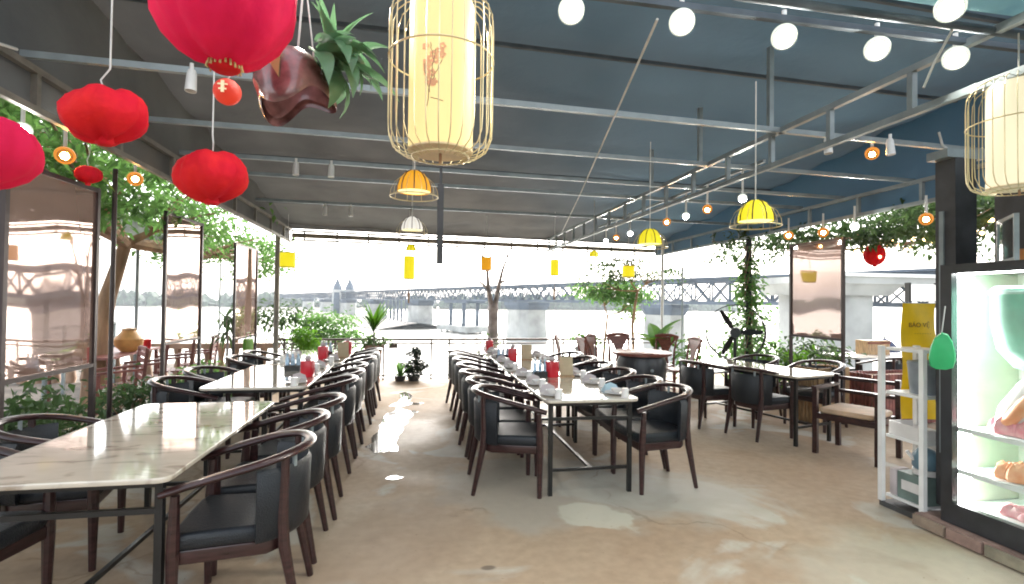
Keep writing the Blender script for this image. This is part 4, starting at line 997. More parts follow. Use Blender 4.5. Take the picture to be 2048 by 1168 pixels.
t = MB(); t.lathe([(.24, 1.13), (.20, 1.24), (.11, 1.35), (.02, 1.40)], 8, cap=False); t.build('canopy', mat('navy_cloth', (.05, .07, .14), .8), r)
t = MB(); t.tube([(0, 0, .451), (0, 0, 1.45)], .015, 8); t.build('pole', 'steel', r)

# ================================================================ WHITE SHELF UNIT
o = thing('shelf_rack', 'white open shelf rack with trays beside the display fridge', 'shelf', (3.69, 3.235, 0))
for sx in (-1, 1):
    for sy in (-1, 1):
        t = MB(); t.box(sx * .16 - .017, sx * .16 + .017, sy * .165 - .017, sy * .165 + .017, .04, 1.22); t.build('upright', 'white', o)
for z in (.08, .53, .86, 1.19):
    t = MB(); t.box(-.14, .14, -.145, .145, z, z + .022); t.build('shelf_board', 'white', o)
t = MB(); t.box(-.17, .17, -.175, .175, .0, .038); t.build('foot', 'pot_dark', o)
t = MB(); t.box(.150, .156, -.14, .14, .10, .52); t.build('back_panel', 'white', o)
def on_shelf(name, label, cat, x, y, z, parts, rz=0):
    r = thing(name, label, cat, (x, y, z), rz)
    for nm, m, fn in parts:
        t = MB(); fn(t); t.build(nm, m, r)
    return r
def tray(t):
    w_, d_, h_ = .10, .13, .10
    t.box(-w_, w_, -d_, d_, 0, .008); t.box(-w_, -w_ + .006, -d_, d_, .008, h_); t.box(w_ - .006, w_, -d_, d_, .008, h_ * .7); t.box(-w_ + .006, w_ - .006, -d_, -d_ + .006, .008, h_ * .8); t.box(-w_ + .006, w_ - .006, d_ - .006, d_, .008, h_)
on_shelf('plastic_tray', 'pale plastic tray on the second lowest shelf of the white rack', 'tray', 3.66, 3.24, .553, [('tray_body', 'ceramic', tray)], -6)
on_shelf('grey_bin', 'grey plastic bin on the upper shelf of the white rack', 'bin', 3.69, 3.20, .883, [('bin_body', 'greybin', lambda t: t.lathe([(.085, 0), (.10, .21), (.105, .225), (.095, .22)], 20)), ('bin_lid', 'steel', lambda t: t.lathe([(.10, .226), (.10, .236), (.03, .25)], 20))])
on_shelf('kettle', 'blue grey kettle under the tray on the white rack', 'kettle', 3.67, 3.17, .103, [('kettle_body', mat('bluegrey', (.13, .22, .28), .35), lambda t: t.lathe([(.07, .24), (.085, .26), (.08, .34), (.05, .38), (.02, .39)], 18)), ('stand', 'ceramic', lambda t: t.lathe([(.08, .20), (.08, .238)], 18)), ('spout', 'ceramic', lambda t: t.tube([(-.07, .03, .30), (-.11, .05, .36)], .012, 8))])
on_shelf('green_crate', 'grey green box with white label on the bottom shelf', 'box', 3.67, 3.19, .103, [('box_body', mat('greengrey', (.16, .22, .20), .5), lambda t: t.box(-.11, .11, -.105, .105, 0, .195)), ('label_panel', 'ceramic', lambda t: t.box(-.114, -.110, -.07, .07, .07, .14))])
on_shelf('paper_bag', 'pale bag standing at the left of the bottom shelf', 'bag', 3.62, 3.33, .103, [('bag_body', 'napkin', lambda t: t.pad(rrect(-.07, .07, -.03, .03, .02, 2), 0, .20, .015, 2))])

# ================================================================ YELLOW BANNER, LIGHT BOX, GREEN LEAF TAG
d = (Vector((3.96, 3.30, 0)) - Vector((3.70, 3.34, 0))); rzb = math.degrees(math.atan2(d.y, d.x))
o = thing('yellow_banner', 'yellow hanging banner with dark print behind the white rack', 'sign', (3.985, 3.50, .62), rzb)
t = MB(); vs = []; n_ = 12
for j in range(n_ + 1):
    for i in range(n_ + 1):
        vs.append((-.14 + .28 * i / n_, .012 * math.sin(j * .9 + i * .4), 0.93 * j / n_))
vs2 = [(x, y + .003, z) for x, y, z in vs]
t.add(vs, [(j * 13 + i, j * 13 + i + 1, j * 13 + 14 + i, j * 13 + 13 + i) for j in range(n_) for i in range(n_)], True); t.add(vs2, [(j * 13 + i, j * 13 + 13 + i, j * 13 + 14 + i, j * 13 + i + 1) for j in range(n_) for i in range(n_)], True)
t.build('cloth', 'yellow', o)
def text(name, body, size, loc, parent, m, rx=90, rz=0):
    c = bpy.data.curves.new(name, 'FONT'); c.body = body; c.size = size; c.extrude = .0008; c.align_x = 'CENTER'; c.materials.append(M[m])
    ob = bpy.data.objects.new(name, c); COL.objects.link(ob); ob.parent = parent; ob.location = loc; 
    dg = bpy.context.evaluated_depsgraph_get(); dg.update(); me = bpy.data.meshes.new_from_object(ob.evaluated_get(dg)); bpy.data.objects.remove(ob)
    o2 = bpy.data.objects.new(name, me); COL.objects.link(o2); o2.parent = parent; o2.location = loc; o2.rotation_euler = (R(rx), 0, R(rz)); return o2
text('lettering', 'BÁO VỆ', .050, (-.01, -.018, .74), o, 'ink')
text('small_lettering', '- - - - - - -', .035, (.02, -.018, .68), o, 'ink')
t = MB(); t.box(-.12, .12, -.0185, -.0165, .47, .474); t.box(.09, .11, -.0185, -.0165, .55, .59); t.box(.095, .118, -.0185, -.0165, .57, .605); t.build('print', 'ink', o)
o = thing('light_box', 'white glowing box above the yellow banner', 'light box', (4.08, 3.55, 1.57), rzb)
t = MB(); t.box(-.115, .115, -.02, .02, 0, .135); t.build('lit_face', 'signwhite', o); t = MB(); t.box(-.13, -.1155, -.025, .025, -.01, .15); t.box(.1155, .13, -.025, .025, -.01, .15); t.build('casing', 'dark', o)
o = thing('green_tag', 'bright green teardrop shaped plastic piece hanging on the dark column', 'ornament', (3.27, 2.72, 1.13), -48)
pr_ = [(0, .235), (.03, .225), (.052, .18), (.066, .11), (.068, .06), (.055, .015), (.02, 0), (-.03, .0), (-.058, .02), (-.066, .07), (-.056, .14), (-.035, .20)]
t = MB(); vs = []
for k_, y in ((.92, -.014), (1, -.006), (1, .006), (.92, .014)): vs += [(x * k_, y, .12 + (z - .12) * k_) for x, z in pr_]
n_ = len(pr_); fs = [(i * n_ + j, i * n_ + n_ + j, i * n_ + n_ + (j + 1) % n_, i * n_ + (j + 1) % n_) for i in range(3) for j in range(n_)] + [tuple(range(n_)), tuple(3 * n_ + j for j in range(n_ - 1, -1, -1))]
t.add(vs, fs, True); t.build('leaf_body', 'green', o)
t = MB(); t.tube([(0, 0, .23), (.02, .06, .40)], .004, 6); t.build('loop', 'cord', o)

# ================================================================ DARK COLUMN, DISPLAY FRIDGE, PLINTH
o = thing('dark_column', 'dark square column rising behind the display fridge corner', 'column', (3.735, 2.99, 0))
t = MB(); t.box(-.09, .09, -.055, .085, .13, 2.56); t.build('shaft', 'column', o)
t = MB(); t.box(-.16, .16, -.06, .09, 2.562, 2.62); t.build('bracket', 'steel', o)
t = MB(); t.tube([(-.16, .0, 2.75), (-.13, 0, 2.66), (-.05, 0, 2.61)], .008, 6); t.build('hook', 'cord', o)
t = MB(); t.box(-.102, -.0905, .02, .05, .5, 2.2); t.build('conduit', 'steel', o)
pl = thing('brick_plinth', 'low brick and cement plinth under the display fridge', 'plinth', (3.75, 2.2, 0))
t = MB(); t.box(-.30, 1.2, -2.2, .86, .001, .085); t.build('cement_base', 'brick', pl)
y = -2.15
for k in range(13):
    t = MB(); t.box(-.325, -.303, y + .008 + rng.uniform(0, .004), y + .222, .012, .078 + rng.uniform(-.004, .004)); t.build('brick', mat('brick_tone', (.30 + rng.uniform(-.1, .08), .19 + rng.uniform(-.04, .03), .15), .9, var=.2, bump=.4) , pl); y += .232
o = thing('display_fridge', 'black framed glass door fridge glowing white inside at right edge', 'fridge', (3.5, 2.92, .09))
# local: x into the fridge, y toward the camera is negative; door plane at x=0
W_, D_, H_ = 1.5, .62, 1.72
fr = [(0, .05, -.075, 0, 0, H_), (0, .05, -W_, -W_ + .075, 0, H_), (0, .05, -W_ + .075, -.075, H_ - .06, H_), (0, .05, -W_ + .075, -.075, 0, .14)]
for a in fr:
    t = MB(); t.box(*a); t.build('door_frame', 'dark', o)
t = MB(); t.box(.052, D_, -.03, 0, 0, H_); t.build('side_wall', 'dark', o)
t = MB(); t.box(.052, D_, -W_, -W_ + .03, 0, H_); t.build('side_wall', 'dark', o)
t = MB(); t.box(.052, D_, -W_ + .031, -.031, H_ - .05, H_); t.build('top_wall', 'dark', o)
t = MB(); t.box(.052, D_, -W_ + .031, -.031, 0, .12); t.build('floor_wall', 'white', o)
t = MB(); t.box(D_ - .02, D_, -W_ + .031, -.031, .121, H_ - .051); t.build('liner', mat('fridge_liner', (.74, .74, .66), .5, var=.03), o)
t = MB(); t.box(.21, D_ - .022, -.040, -.0305, .125, H_ - .052); t.build('side_liner', mat('side_liner', (.66, .65, .54), .5, var=.03), o)
t = MB(); t.box(.020, .026, -W_ + .076, -.076, .141, H_ - .061); t.build('glass_pane', 'glass', o)
t = MB(); t.box(.06, .20, -.045, -.032, .125, H_ - .06); t.build('led_strip', 'led', o)
t = MB(); t.box(.06, .12, -W_ + .08, -.10, H_ - .066, H_ - .052); t.build('led_strip', 'led', o)
def wire_shelf(z):
    t = MB(); t.box(.07, .58, -W_ + .04, -.05, z, z + .012); s = t.build('glass_shelf', 'teal_tray', o)
    t = MB(); t.box(.058, .069, -W_ + .04, -.05, z - .012, z + .02); t.build('shelf_edge', 'white', s)
wire_shelf(.62); wire_shelf(.34)
def meat(name, label, x, y, z, rx, ry, h, m, seed, cat='meat'):
    r = thing(name, label, cat, (3.5 + x, 2.92 + y, .09 + z), 0); rr = random.Random(seed)
    t = MB(); t.lathe([(1.0, 0), (1.06, .008), (1.02, .014), (.9, .012), (.01, .012)], 24, fn=lambda p, a, r_, zz: Vector((p.x * rx, p.y * ry, p.z)), cap=False); t.build('tray', 'ceramic', r)
    for k in range(9):
        a = rr.uniform(0, 6.28); q_ = rr.uniform(0, .55); t = MB(); c = (q_ * rx * math.cos(a), q_ * ry * math.sin(a), .014)
        t.lathe([(.9, 0), (1.0, .3), (.8, .75), (.35, 1.0), (.05, .9)], 12, fn=lambda p, a, r_, zz: Vector((c[0] + p.x * rx * .42 * (1 + .25 * math.sin(3 * a + k)), c[1] + p.y * ry * .42, c[2] + p.z * h * (1 + .2 * math.sin(5 * a + k))))); t.build('slice', m, r)
meat('meat_platter', 'white platter of pink meat slices on the upper fridge shelf', .17, -.33, .634, .12, .17, .09, 'pink', 1)
meat('fish_platter', 'white platter of orange red fish on the lower fridge shelf', .17, -.31, .355, .12, .17, .09, 'orange_meat', 2)
meat('meat_platter', 'platter of dark pink meat on the fridge floor', .20, -.36, .122, .12, .2, .06, 'pink', 3)
r = thing('mint_tub', 'big mint green rounded tub hanging at the top of the fridge', 'tub', (3.80, 2.50, 1.12))
t = MB(); t.lathe([(.05, 0), (.16, .03), (.24, .14), (.27, .32), (.27, .52), (.25, .54)], 28); t.build('tub_body', 'mint', r)
t = MB(); t.tube([(.27 * math.cos(k * math.pi / 14), .27 * math.sin(k * math.pi / 14), .5) for k in range(28)], .014, 6, True); t.build('rim', 'teal_tray', r)
r = thing('white_bowl', 'tilted white dish with an orange slice leaning below the mint tub', 'dish', (3.65, 2.66, .78)); mt = Matrix.Rotation(R(36), 4, 'X')
t = MB(); t.lathe([(.02, 0), (.05, .01), (.085, .10), (.09, .30), (.07, .37), (.02, .40)], 20, fn=lambda p, a, r_, z: mt @ Vector((p.x * .5, p.y, p.z))); t.build('dish_body', 'ceramic', r)
t = MB(); t.lathe([(.02, .03), (.05, .05), (.06, .2), (.04, .33), (.01, .35)], 16, fn=lambda p, a, r_, z: mt @ Vector((p.x * .5 - .035, p.y * .7 - .03, p.z))); t.build('fish_slice', 'orange_meat', r)
t = MB(); t.lathe([(.01, -.035), (.03, -.02), (.036, 0), (.03, .02), (.01, .035)], 14, fn=lambda p, a, r_, z: mt @ (Vector((-.03, .0, .40)) + p)); t.build('pink_garnish', mat('garnish', (.8, .10, .28), .4), r)
# wall, teal window and odds above the fridge
o = thing('back_cabinet', 'dark cabinet wall behind and above the display fridge', 'cabinet', (4.20, 2.9, .09))
t = MB(); t.box(0, .05, -2.2, .2, 0, 2.5); t.build('wall_panel', 'column', o)
o = thing('teal_window', 'small teal mirror pane above the fridge reflecting a lamp', 'mirror', (3.62, 2.60, 1.83), 48)
t = MB(); t.box(-.17, .17, -.006, .006, 0, .24); t.build('pane', 'tealglass', o)
for a in ((-.19, -.171, -.012, .012, -.02, .26), (.171, .19, -.012, .012, -.02, .26), (-.171, .171, -.012, .012, -.02, -.001), (-.171, .171, -.012, .012, .241, .26)):
    t = MB(); t.box(*a); t.build('frame_bar', 'steel', o)
o = thing('orange_box', 'orange box lying on top of the display fridge', 'box', (3.62, 2.50, 1.812), 30)
t = MB(); t.box(-.07, .07, -.05, .05, 0, .06); t.build('box_body', mat('orange_card', (.65, .22, .05), .6), o); t = MB(); t.box(-.072, .072, -.0515, .0515, .061, .068); t.build('box_lid', mat('orange_lid', (.5, .2, .06), .6), o)

# ================================================================ PLANTS
def potted(name, label, x, y, z, parts, cat='plant', grp=None, pot=None, potm='pot'):
    r = thing(name, label, cat, (x, y, z), 0, grp)
    if pot:
        pr2, ph2 = pot; t = MB(); t.lathe([(pr2 * .7, 0), (pr2 * .95, ph2 * .9), (pr2 * 1.05, ph2 * .92), (pr2 * 1.05, ph2), (pr2 * .9, ph2), (pr2 * .85, ph2 * .9), (.01, ph2 * .88)], 18, cap=False); t.build('pot', potm, r)
    for nm, m, fn in parts:
        t = MB(); fn(t); t.build(nm, m, r)
    return r
pr3 = random.Random(99)
def bushy(n, c, rad, size, clumps=10, cr=.4): return lambda t: leaves(t, cloud(n, c, rad, clumps, cr, pr3), size, rnd=pr3)
def stems(n, top, sp, r=.008):
    def f(t):
        for k in range(n):
            a = pr3.uniform(0, 6.3); t.tube([(pr3.uniform(-.03, .03), pr3.uniform(-.03, .03), .05), (sp * .4 * math.cos(a), sp * .4 * math.sin(a), top * .55), (sp * math.cos(a), sp * math.sin(a), top)], [r, r * .7, r * .3], 5)
    return f
def blades(n, L, w, el=(.3, 1.3), z0=.2, cur=1.2):
    def f(t):
        for k in range(n): blade(t, (pr3.uniform(-.03, .03), pr3.uniform(-.03, .03), z0), pr3.uniform(0, 6.3), pr3.uniform(*el), L * pr3.uniform(.6, 1.1), w, pr3.uniform(.5, 1.5) * cur, 6)
    return f
# big fronds as separate leaves
def frond_leaves(r, n, L, w, el, z0, m, az0=None, cur=1.0):
    for k in range(n):
        t = MB(); az = pr3.uniform(0, 6.3) if az0 is None else az0 + pr3.uniform(-.8, .8)
        blade(t, (pr3.uniform(-.03, .03), pr3.uniform(-.03, .03), z0 + pr3.uniform(-.1, .1)), az, pr3.uniform(*el), L * pr3.uniform(.7, 1.1), w * pr3.uniform(.8, 1.1), cur * pr3.uniform(.5, 1.3), 8); t.build('leaf', m, r)
# back row by the river
r = potted('areca_palm', 'bright green fan shaped palm standing in a pot at the railing', -.78, 9.75, 0, [('stem', 'greybark', lambda t: t.tube([(0, 0, .5), (.01, 0, .80), (0, 0, .98)], [.02, .018, .016], 8)), ('pot_plant', 'leaf_dark', bushy(160, (0, 0, .78), (.2, .18, .12), .09))], pot=(.17, .70), potm='pot')
for k in range(11):
    t = MB(); az = (math.pi if k % 2 else 0) + pr3.uniform(-.5, .5); spread = .15 + .55 * (k // 2) / 5
    blade(t, (0, 0, .95), az, math.pi / 2 - spread, .52 + .1 * pr3.random(), .19, .25, 8, .1); t.build('leaf', 'leaf_lime' if k < 7 else 'leaf_mid', r)
potted('leafy_bush', 'broad pale green bush beyond the railing left of the palm', -2.0, 11.55, -.1, [('branch', 'bark', stems(14, .9, .6, .012)), ('foliage', 'leaf_mid', bushy(2300, (.05, 0, .92), (.78, .5, .42), .10, 26, .30))])
potted('lime_bush', 'lime green round shrub at the end of the left tables', -1.98, 9.9, 0, [('stem', 'bark', stems(6, .6, .12)), ('foliage', 'leaf_lime', bushy(420, (0, 0, .78), (.17, .15, .20), .09, 8))], pot=(.15, .35), potm='pot_dark')
potted('twiggy_shrub', 'pale bare twiggy shrub by the back left post', -2.45, 10.9, -.1, [('branch', 'greybark', stems(26, 1.15, .42, .007)), ('foliage', 'leaf_dark', bushy(160, (0, 0, .95), (.4, .3, .3), .06, 12))])
potted('dracaena', 'dark dracaena with drooping narrow leaves on the left', -3.35, 10.0, -.1, [('stem', 'greybark', lambda t: t.tube([(0, 0, 0), (.02, 0, .8), (0, 0, 1.35)], .022, 8)), ('foliage', 'leaf_dark', lambda t: [blade(t, (0, 0, 1.3 - .05 * (k % 9)), pr3.uniform(0, 6.3), pr3.uniform(-.3, 1.0), .5, .055, pr3.uniform(.8, 1.8), 6) for k in range(46)])], pot=(.17, .3))
potted('weeping_shrub', 'dark feathery shrub behind the narrow left screen', -3.1, 11.2, -.1, [('stem', 'bark', stems(8, 1.4, .4)), ('foliage', 'leaf_dark', bushy(500, (.15, 0, 1.35), (.5, .35, .30), .11, 12))])
def topi(t):
    for c, rr_ in (((0, 0, .52), .12), ((.12, 0, .30), .14), ((-.12, .02, .27), .13), ((.02, 0, .16), .14)): leaves(t, cloud(620, c, (rr_, rr_, rr_), 26, .22, pr3), .045, rnd=pr3)
potted('topiary', 'dark clipped topiary of round tufts in front of the railing', -.05, 9.95, 0, [('stem', 'bark', stems(4, .5, .08)), ('foliage', 'leaf_deep', topi)], pot=(.13, .10), potm='pot_dark')
potted('agave', 'small spiky grey green agave left of the topiary', -.30, 9.95, 0, [('foliage', 'leaf_mid', blades(16, .48, .05, (.6, 1.5), .06, .4))], pot=(.12, .1), potm='pot_dark')

def bare_tree(label, x, y, z):
    r = thing('bare_tree', label, 'tree', (x, y, z))
    t = MB(); t.tube([(0, 0, 0), (.02, 0, 4.2), (-.01, 0, 8.4)], [.16, .14, .12], 10); t.build('trunk', 'greybark', r)
    for pts, q_ in (([(-.01, 0, 8.2), (-.12, 0, 8.75), (-.16, .0, 9.2), (-.30, 0, 9.75)], .075), ([(0, 0, 8.2), (.10, 0, 8.8), (.20, 0, 9.25), (.44, 0, 9.9)], .07), ([(-.13, 0, 8.8), (-.34, 0, 8.98), (-.50, 0, 9.10)], .036), ([(.14, 0, 8.95), (.30, 0, 9.02), (.42, 0, 9.2)], .036), ([(-.16, 0, 9.15), (-.08, 0, 9.5), (-.10, 0, 9.9)], .036), ([(-.24, 0, 9.5), (-.42, 0, 9.75)], .024), ([(.30, 0, 9.5), (.26, 0, 9.9)], .024)):
        t = MB(); t.tube(pts, [q_ * (1 - .8 * i / (len(pts) - 1)) for i in range(len(pts))], 7); t.build('branch', 'greybark', r)
    t = MB(); leaves(t, cloud(260, (.0, 0, 7.5), (.28, .2, .25), 8, .4, pr3), .10, rnd=pr3); t.build('foliage', 'leaf_mid', r)
bare_tree('bare forked grey tree rising from the river bank at centre', 1.75, 11.9, -7)

def leaf_tree(label, x, y, z, trunk, crown, m='leaf_mid', grp='leafy trees round the terrace', size=.09, tr=.07):
    r = thing('leafy_tree', label, 'tree', (x, y, z), 0, grp)
    t = MB(); k = len(trunk); t.tube(trunk, [tr * (1 - .5 * i / (k - 1)) for i in range(k)], 10); t.build('trunk', 'bark', r)
    top = Vector(trunk[-1])
    for c, rad, n, cl in crown:
        c = Vector(c); b_ = MB(); mid = (top + c) / 2 + Vector((0, 0, -.1)); b_.tube([top, mid, c], [tr * .45, tr * .3, tr * .12], 6)
        for _ in range(7):
            e = c + Vector((pr3.uniform(-1, 1) * rad[0], pr3.uniform(-1, 1) * rad[1], pr3.uniform(-1, 1) * rad[2])) * .8; b_.tube([mid, (mid + e) / 2 + Vector((0, 0, .05)), e], [tr * .2, tr * .12, tr * .04], 5)
        b_.build('branch', 'bark', r)
        t = MB(); leaves(t, cloud(n, c, rad, cl, .26, pr3), size, rnd=pr3); t.build('crown', m, r)
    return r
# right, by the river: slim tree with sparse crown
leaf_tree('slim leafy tree with sparse crown behind the pale right post', 4.95, 11.3, -1.2, [(0, 0, 0), (.05, 0, 1.2), (-.02, 0, 2.2), (.1, 0, 3.0)],
          [((-.2, 0, 3.55), (.9, .5, .30), 620, 18), ((-.75, 0, 3.2), (.55, .4, .35), 260, 9), ((.5, 0, 3.5), (.8, .5, .35), 420, 14)], 'leaf_dark', size=.10, tr=.05)
leaf_tree('low bright green feathery tree hanging over the river on the right', 4.3, 11.9, -2, [(0, 0, 0), (.1, 0, 1.6), (.25, 0, 3.2)],
          [((.1, 0, 3.85), (.85, .5, .30), 1000, 20), ((.95, 0, 3.6), (.5, .4, .45), 700, 14)], 'leaf_mid', size=.11, tr=.05)
r = potted('banana_plant', 'broad bright green banana plant behind the red wood chairs', 4.35, 8.85, 0, [('stem', 'leaf_mid', lambda t: t.tube([(0, 0, .1), (0, 0, .75)], [.05, .035], 8))], pot=(.2, .4))
for az, el, L, w_, m in ((-.2, 1.25, .75, .30, 'leaf_mid'), (.5, 1.0, .7, .28, 'leaf_mid'), (2.6, .9, .55, .30, 'leaf_lime'), (3.6, .7, .55, .32, 'leaf_lime'), (-1.6, .8, .5, .34, 'leaf_lime'), (1.4, 1.1, .7, .28, 'leaf_mid'), (-.7, .6, .6, .26, 'leaf_mid'), (-1.2, .5, .45, .3, 'leaf_lime')):
    t = MB(); blade(t, (0, 0, .70), az, el, L, w_, .9, 10, .2); t.build('leaf', m, r)
r = thing('climbing_vine', 'leafy vine climbing the dark post behind the fan', 'vine', (5.62, 8.0, 0))
t = MB()
for k in range(5): t.tube([(.07 * math.cos(i * .9 + k), .07 * math.sin(i * .9 + k), i * .28) for i in range(10)], .008, 5)
t.build('stem', 'bark', r)
t = MB(); leaves(t, [(pr3.gauss(0, .13 + .10 * math.sin(z * 2)), pr3.gauss(0, .15), z) for z in [pr3.uniform(.3, 2.3) for _ in range(1500)]], .10, rnd=pr3); t.build('foliage', 'leaf_mid', r)
for x, y, n, s, lb, m in ((5.6, 7.2, 420, .34, 'yellow green shrub beneath the fan', 'leaf_lime'), (6.0, 8.6, 700, .5, 'green shrub right of the fan below the screen', 'leaf_mid'), (6.1, 7.2, 600, .45, 'dark shrub under the right screen', 'leaf_dark'), (4.75, 8.3, 260, .3, 'pale shrub left of the fan', 'leaf_mid')):
    potted('shrub', lb, x, y, 0, [('stem', 'bark', stems(8, .55, s * .6)), ('foliage', m, bushy(n, (0, 0, .62), (s, s, .33), .10, 14))], pot=(.18, .3), potm='pot_dark', grp='shrubs along the right edge')
potted('potted_fern', 'green potted plant between the red wood chairs', 3.02, 8.95, 0, [('foliage', 'leaf_mid', bushy(240, (0, 0, .85), (.22, .2, .15), .08))], pot=(.2, .72), potm=M and 'greybin')
# upper right foliage with string lights
leaf_tree('dark leafy tree overhanging the right edge above the screen', 8.7, 6.6, 0, [(0, 0, 0), (.1, 0, 1.3), (-.25, .1, 2.6)],
          [((-2.4, -1.4, 2.62), (.6, 1.0, .28), 1900, 26), ((-2.5, .3, 2.6), (.6, .9, .25), 1300, 22), ((-2.7, 1.9, 2.55), (.7, .9, .35), 700, 16), ((-1.2, -.6, 2.75), (1.0, 1.4, .5), 2600, 30)], 'leaf_dark', size=.10)
r = thing('string_lights', 'string of small warm bulbs wound through the right foliage', 'string lights', (6.2, 6.0, 2.3))
t = MB(); bl = []
for k in range(3):
    P = [(-.4 + .25 * k + i * .10, -1.6 + i * .26 + .1 * math.sin(i + k), .12 * math.sin(i * 1.7 + k * 2) + .05 * k) for i in range(14)]; t.tube(P, .004, 5); bl += P
t.build('wire', 'dark', r)
for p in bl[::1]:
    t = MB(); t.lathe([(.004, -.022), (.018, -.010), (.021, 0), (.016, .013), (.004, .022)], 8, p); t.build('bulb', 'fairy', r)
# neighbour building on the right
# ---- left side
leaf_tree('leaning brown tree on the left behind the screens', -4.75, 8.7, -.4, [(0, 0, 0), (.02, .05, 1.1), (.12, .1, 1.9), (.30, .2, 2.75)],
          [((.2, -1.2, 3.5), (1.3, 1.3, .65), 2000, 26), ((.9, .6, 3.4), (1.0, 1.0, .6), 1300, 20), ((.4, 2.4, 3.2), (1.1, 1.2, .7), 1000, 22), ((1.2, 3.0, 2.8), (.7, .8, .55), 500, 14), ((.3, -2.8, 3.5), (1.2, 1.2, .75), 2400, 24), ((.5, -4.2, 3.6), (1.0, 1.2, .8), 2200, 22), ((.1, -1.0, 4.4), (1.5, 2.0, .5), 1500, 24), ((1.5, -3.2, 3.2), (.5, 1.6, .55), 1700, 22), ((1.6, -5.2, 3.3), (.5, 1.1, .6), 1300, 18)], 'leaf_mid', size=.12, tr=.17)
leaf_tree('leafy branches hanging past the back left post', -4.2, 12.8, -2, [(0, 0, 0), (.1, 0, 2.5), (.5, 0, 4.4)],
          [((1.0, -.8, 4.45), (.9, .8, .40), 700, 18), ((.2, -1.0, 4.9), (1.0, .9, .55), 700, 18)], 'leaf_mid', size=.10, tr=.08)
for x, y, n, s, h, lb, m in ((-2.95, 3.5, 700, .36, .62, 'dark shrub below the large clear screen, nearest the camera', 'leaf_dark'), (-3.0, 4.3, 800, .40, .60, 'dark shrub below the middle of the large clear screen', 'leaf_dark'), (-3.1, 5.2, 700, .38, .42, 'dark shrub right of the large clear screen', 'leaf_dark'),
                             (-3.05, 6.2, 500, .34, .42, 'dark shrub by the leaning post', 'leaf_dark'), (-2.75, 6.75, 480, .24, .42, 'green shrub before the red slatted chairs', 'leaf_mid'), (-2.8, 8.0, 520, .30, .42, 'green shrub before the stone balustrade', 'leaf_mid')):
    potted('garden_shrub', lb, x, y, 0, [('stem', 'bark', stems(10, .5, s * .6)), ('foliage', m, bushy(n, (0, 0, h * .8), (s, s * 1.2, h * .6), .10, 14))], pot=(.16, .28), potm='pot_dark', grp='shrubs along the left edge')
r = thing('green_bag', 'bright lime green cloth bag hanging under the narrow left screen', 'bag', (-2.66, 8.9, .52), 80)
t = MB(); t.pad(rrect(-.13, .13, -.03, .03, .025, 2), 0, .36, .03, 2); t.build('bag_body', 'leaf_lime', r); t = MB(); t.tube([(-.08, 0, .35), (-.05, 0, .45), (.05, 0, .45), (.08, 0, .35)], .008, 6); t.build('handle', 'leaf_lime', r)
def slat_chair(label, loc, rz):
    r = thing('slatted_chair', label, 'chair', loc, rz, 'red brown slatted chairs on the left')
    for s in (-1, 1):
        t = MB(); t.bar((-.22, s * .24, 0), (-.30, s * .24, .92), .04, .04); t.build('leg', 'brownwood', r)
        t = MB(); t.bar((.22, s * .24, 0), (.22, s * .24, .60), .04, .04); t.build('leg', 'brownwood', r)
        t = MB(); t.bar((.24, s * .24, .62), (-.27, s * .24, .64), .05, .03); t.build('armrest', 'brownwood', r)
    for k in range(6):
        z = .48 + k * .08; x = -.225 - (z / .92) * .075; t = MB(); t.box(x - .009, x + .009, -.215, .215, z, z + .055); t.build('slat', 'brownwood', r)
    for k in range(6):
        x = -.19 + k * .078; t = MB(); t.box(x, x + .06, -.22, .22, .40, .42); t.build('seat_slat', 'brownwood', r)
    return r
s0 = slat_chair('red brown slatted chair on the left, nearest the camera', (-4.0, 7.85, -.1), 215)
for x, y, rz, lb in ((-4.05, 8.65, 205, 'red brown slatted chair on the left, second from the camera'), (-4.0, 9.5, 200, 'red brown slatted chair on the left, third from the camera'), (-3.95, 10.3, 190, 'red brown slatted chair on the left, last before the balustrade')):
    dup(s0, lb, (x, y, -.1), rz)
r = thing('garden_table', 'wooden table with orange lamp and red cup on the left terrace', 'table', (-4.75, 9.1, -.1), 5, None)
t = MB(); t.box(-.4, .4, -.9, .9, .72, .75); t.build('tabletop', 'brownwood', r)
for sx in (-1, 1):
    for sy in (-1, 1): t = MB(); t.box(sx * .36 - .025, sx * .36 + .025, sy * .84 - .025, sy * .84 + .025, 0, .718); t.build('leg', 'brownwood', r)
o = thing('orange_urn', 'round orange jar on the left garden table', 'jar', (-4.52, 9.2, .651)); t = MB(); t.lathe([(.10, 0), (.19, .10), (.20, .20), (.12, .30), (.09, .34)], 18); t.build('jar_body', mat('orange_clay', (.62, .33, .11), .5), o); t = MB(); t.lathe([(.1, .342), (.1, .36), (.03, .38)], 16); t.build('lid', 'tan', o)
o = thing('red_cup', 'red plastic cup on the left garden table beside the orange jar', 'cup', (-4.45, 9.62, .651)); t = MB(); t.lathe([(.05, 0), (.065, .16), (.06, .155), (.045, .01)], 16); t.build('cup_body', 'redbox', o); t = MB(); t.lathe([(.055, .158), (.02, .17)], 12); t.build('cup_lid', 'redbox', o)
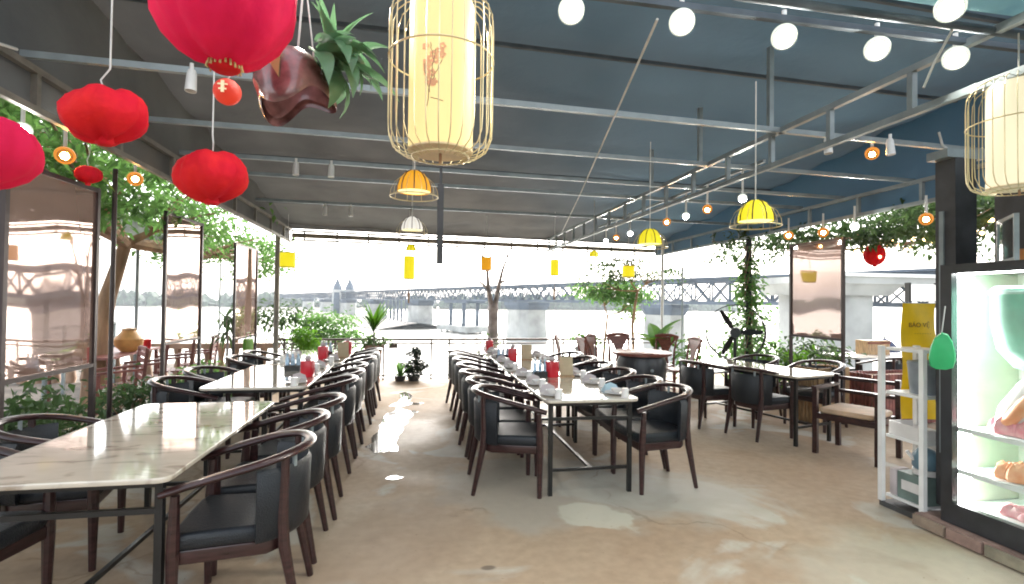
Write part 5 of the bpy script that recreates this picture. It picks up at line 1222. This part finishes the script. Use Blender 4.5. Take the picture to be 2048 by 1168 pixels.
# balustrade
bl_ = thing('stone_balustrade', 'stone balustrade with turned balusters on the left bank', 'balustrade', (-4.6, 11.0, -.4))
t = MB(); t.box(-4.0, 1.9, -.09, .09, .93, 1.03); t.build('hand_rail', 'baluster', bl_)
t = MB(); t.box(-4.0, 1.9, -.09, .09, 0, .16); t.build('base_rail', 'baluster', bl_)
for k in range(22):
    x = -3.85 + k * .26; t = MB(); t.lathe([(.06, .162), (.05, .2), (.095, .38), (.06, .6), (.04, .72), (.07, .88), (.07, .928)], 10, (x, 0, 0)); t.build('baluster', 'baluster', bl_)
wl = thing('wire_fence', 'thin grey rail fence along the left garden edge', 'fence', (-5.6, 8.3, -.1))
for z in (1.12, .85):
    t = MB(); t.tube([(0, -3, z), (0, 2.6, z)], .016, 6); t.build('rail', 'steel', wl)
for y in (-3, -1.6, -.2, 1.2, 2.6):
    t = MB(); t.bar((0, y, 0), (0, y, 1.15), .04); t.build('fence_post', 'steel', wl)
# awnings of the neighbour on the left
a_ = thing('sheet_awning', 'grey sloped sheet awning on the left behind the leaning tree', 'awning', (-4.9, 9.3, 2.5))
t = MB(); v = [(.4, -1.3, .30), (.4, 1.2, .20), (-1.6, 1.2, .55), (-1.6, -1.3, .65)]; v += [(x, y, z - .05) for x, y, z in v]
t.add(v, [(0, 1, 2, 3), (7, 6, 5, 4), (0, 4, 5, 1), (1, 5, 6, 2), (2, 6, 7, 3), (3, 7, 4, 0)]); t.build('roof_sheet', 'awning', a_)
t = MB(); v = [(.42, -1.3, .30), (.42, 1.2, .20), (.42, 1.2, -.10), (.42, -1.3, .05)]; v += [(x - .02, y, z) for x, y, z in v]; t.add(v, [(0, 3, 2, 1), (4, 5, 6, 7), (0, 1, 5, 4), (1, 2, 6, 5), (2, 3, 7, 6), (3, 0, 4, 7)]); t.build('fascia', 'awning', a_)
for y in (-1.2, 1.1): t = MB(); t.tube([(-.1, y, -2.6), (-.1, y, .25)], .03, 8); t.build('support_post', 'steel', a_)
a_ = thing('brown_awning', 'brown cloth awning seen between the two left screens', 'awning', (-4.9, 13.2, 2.5))
t = MB(); v = [(.3, -1.4, .45), (.3, 1.0, .05), (-1.5, 1.0, .5), (-1.5, -1.4, .8)]; v += [(x, y, z - .06) for x, y, z in v]
t.add(v, [(0, 1, 2, 3), (7, 6, 5, 4), (0, 4, 5, 1), (1, 5, 6, 2), (2, 6, 7, 3), (3, 7, 4, 0)]); t.build('roof_sheet', 'brownwood', a_)
for y in (-1.3, .9): t = MB(); t.tube([(0, y, -2.9), (0, y, .3 - .15 * y)], .02, 8); t.build('support_post', 'steel', a_)
t = MB(); t.tube([(0, -1.3, -.1), (0, .9, -.1)], .015, 6); t.build('cross_rail', 'steel', a_)

# ================================================================ AIR
hz = MB(); hz.box(-900, 900, -60, 900, -8.2, 25)
m, n, out = newmat('river_haze'); pv = n.nodes.new('ShaderNodeVolumePrincipled'); pv.inputs['Color'].default_value = (.86, .93, 1, 1); pv.inputs['Density'].default_value = .0003
n.links.new(pv.outputs[0], out.inputs['Volume'])
h_ = hz.build('haze', m); h_['kind'] = 'stuff'
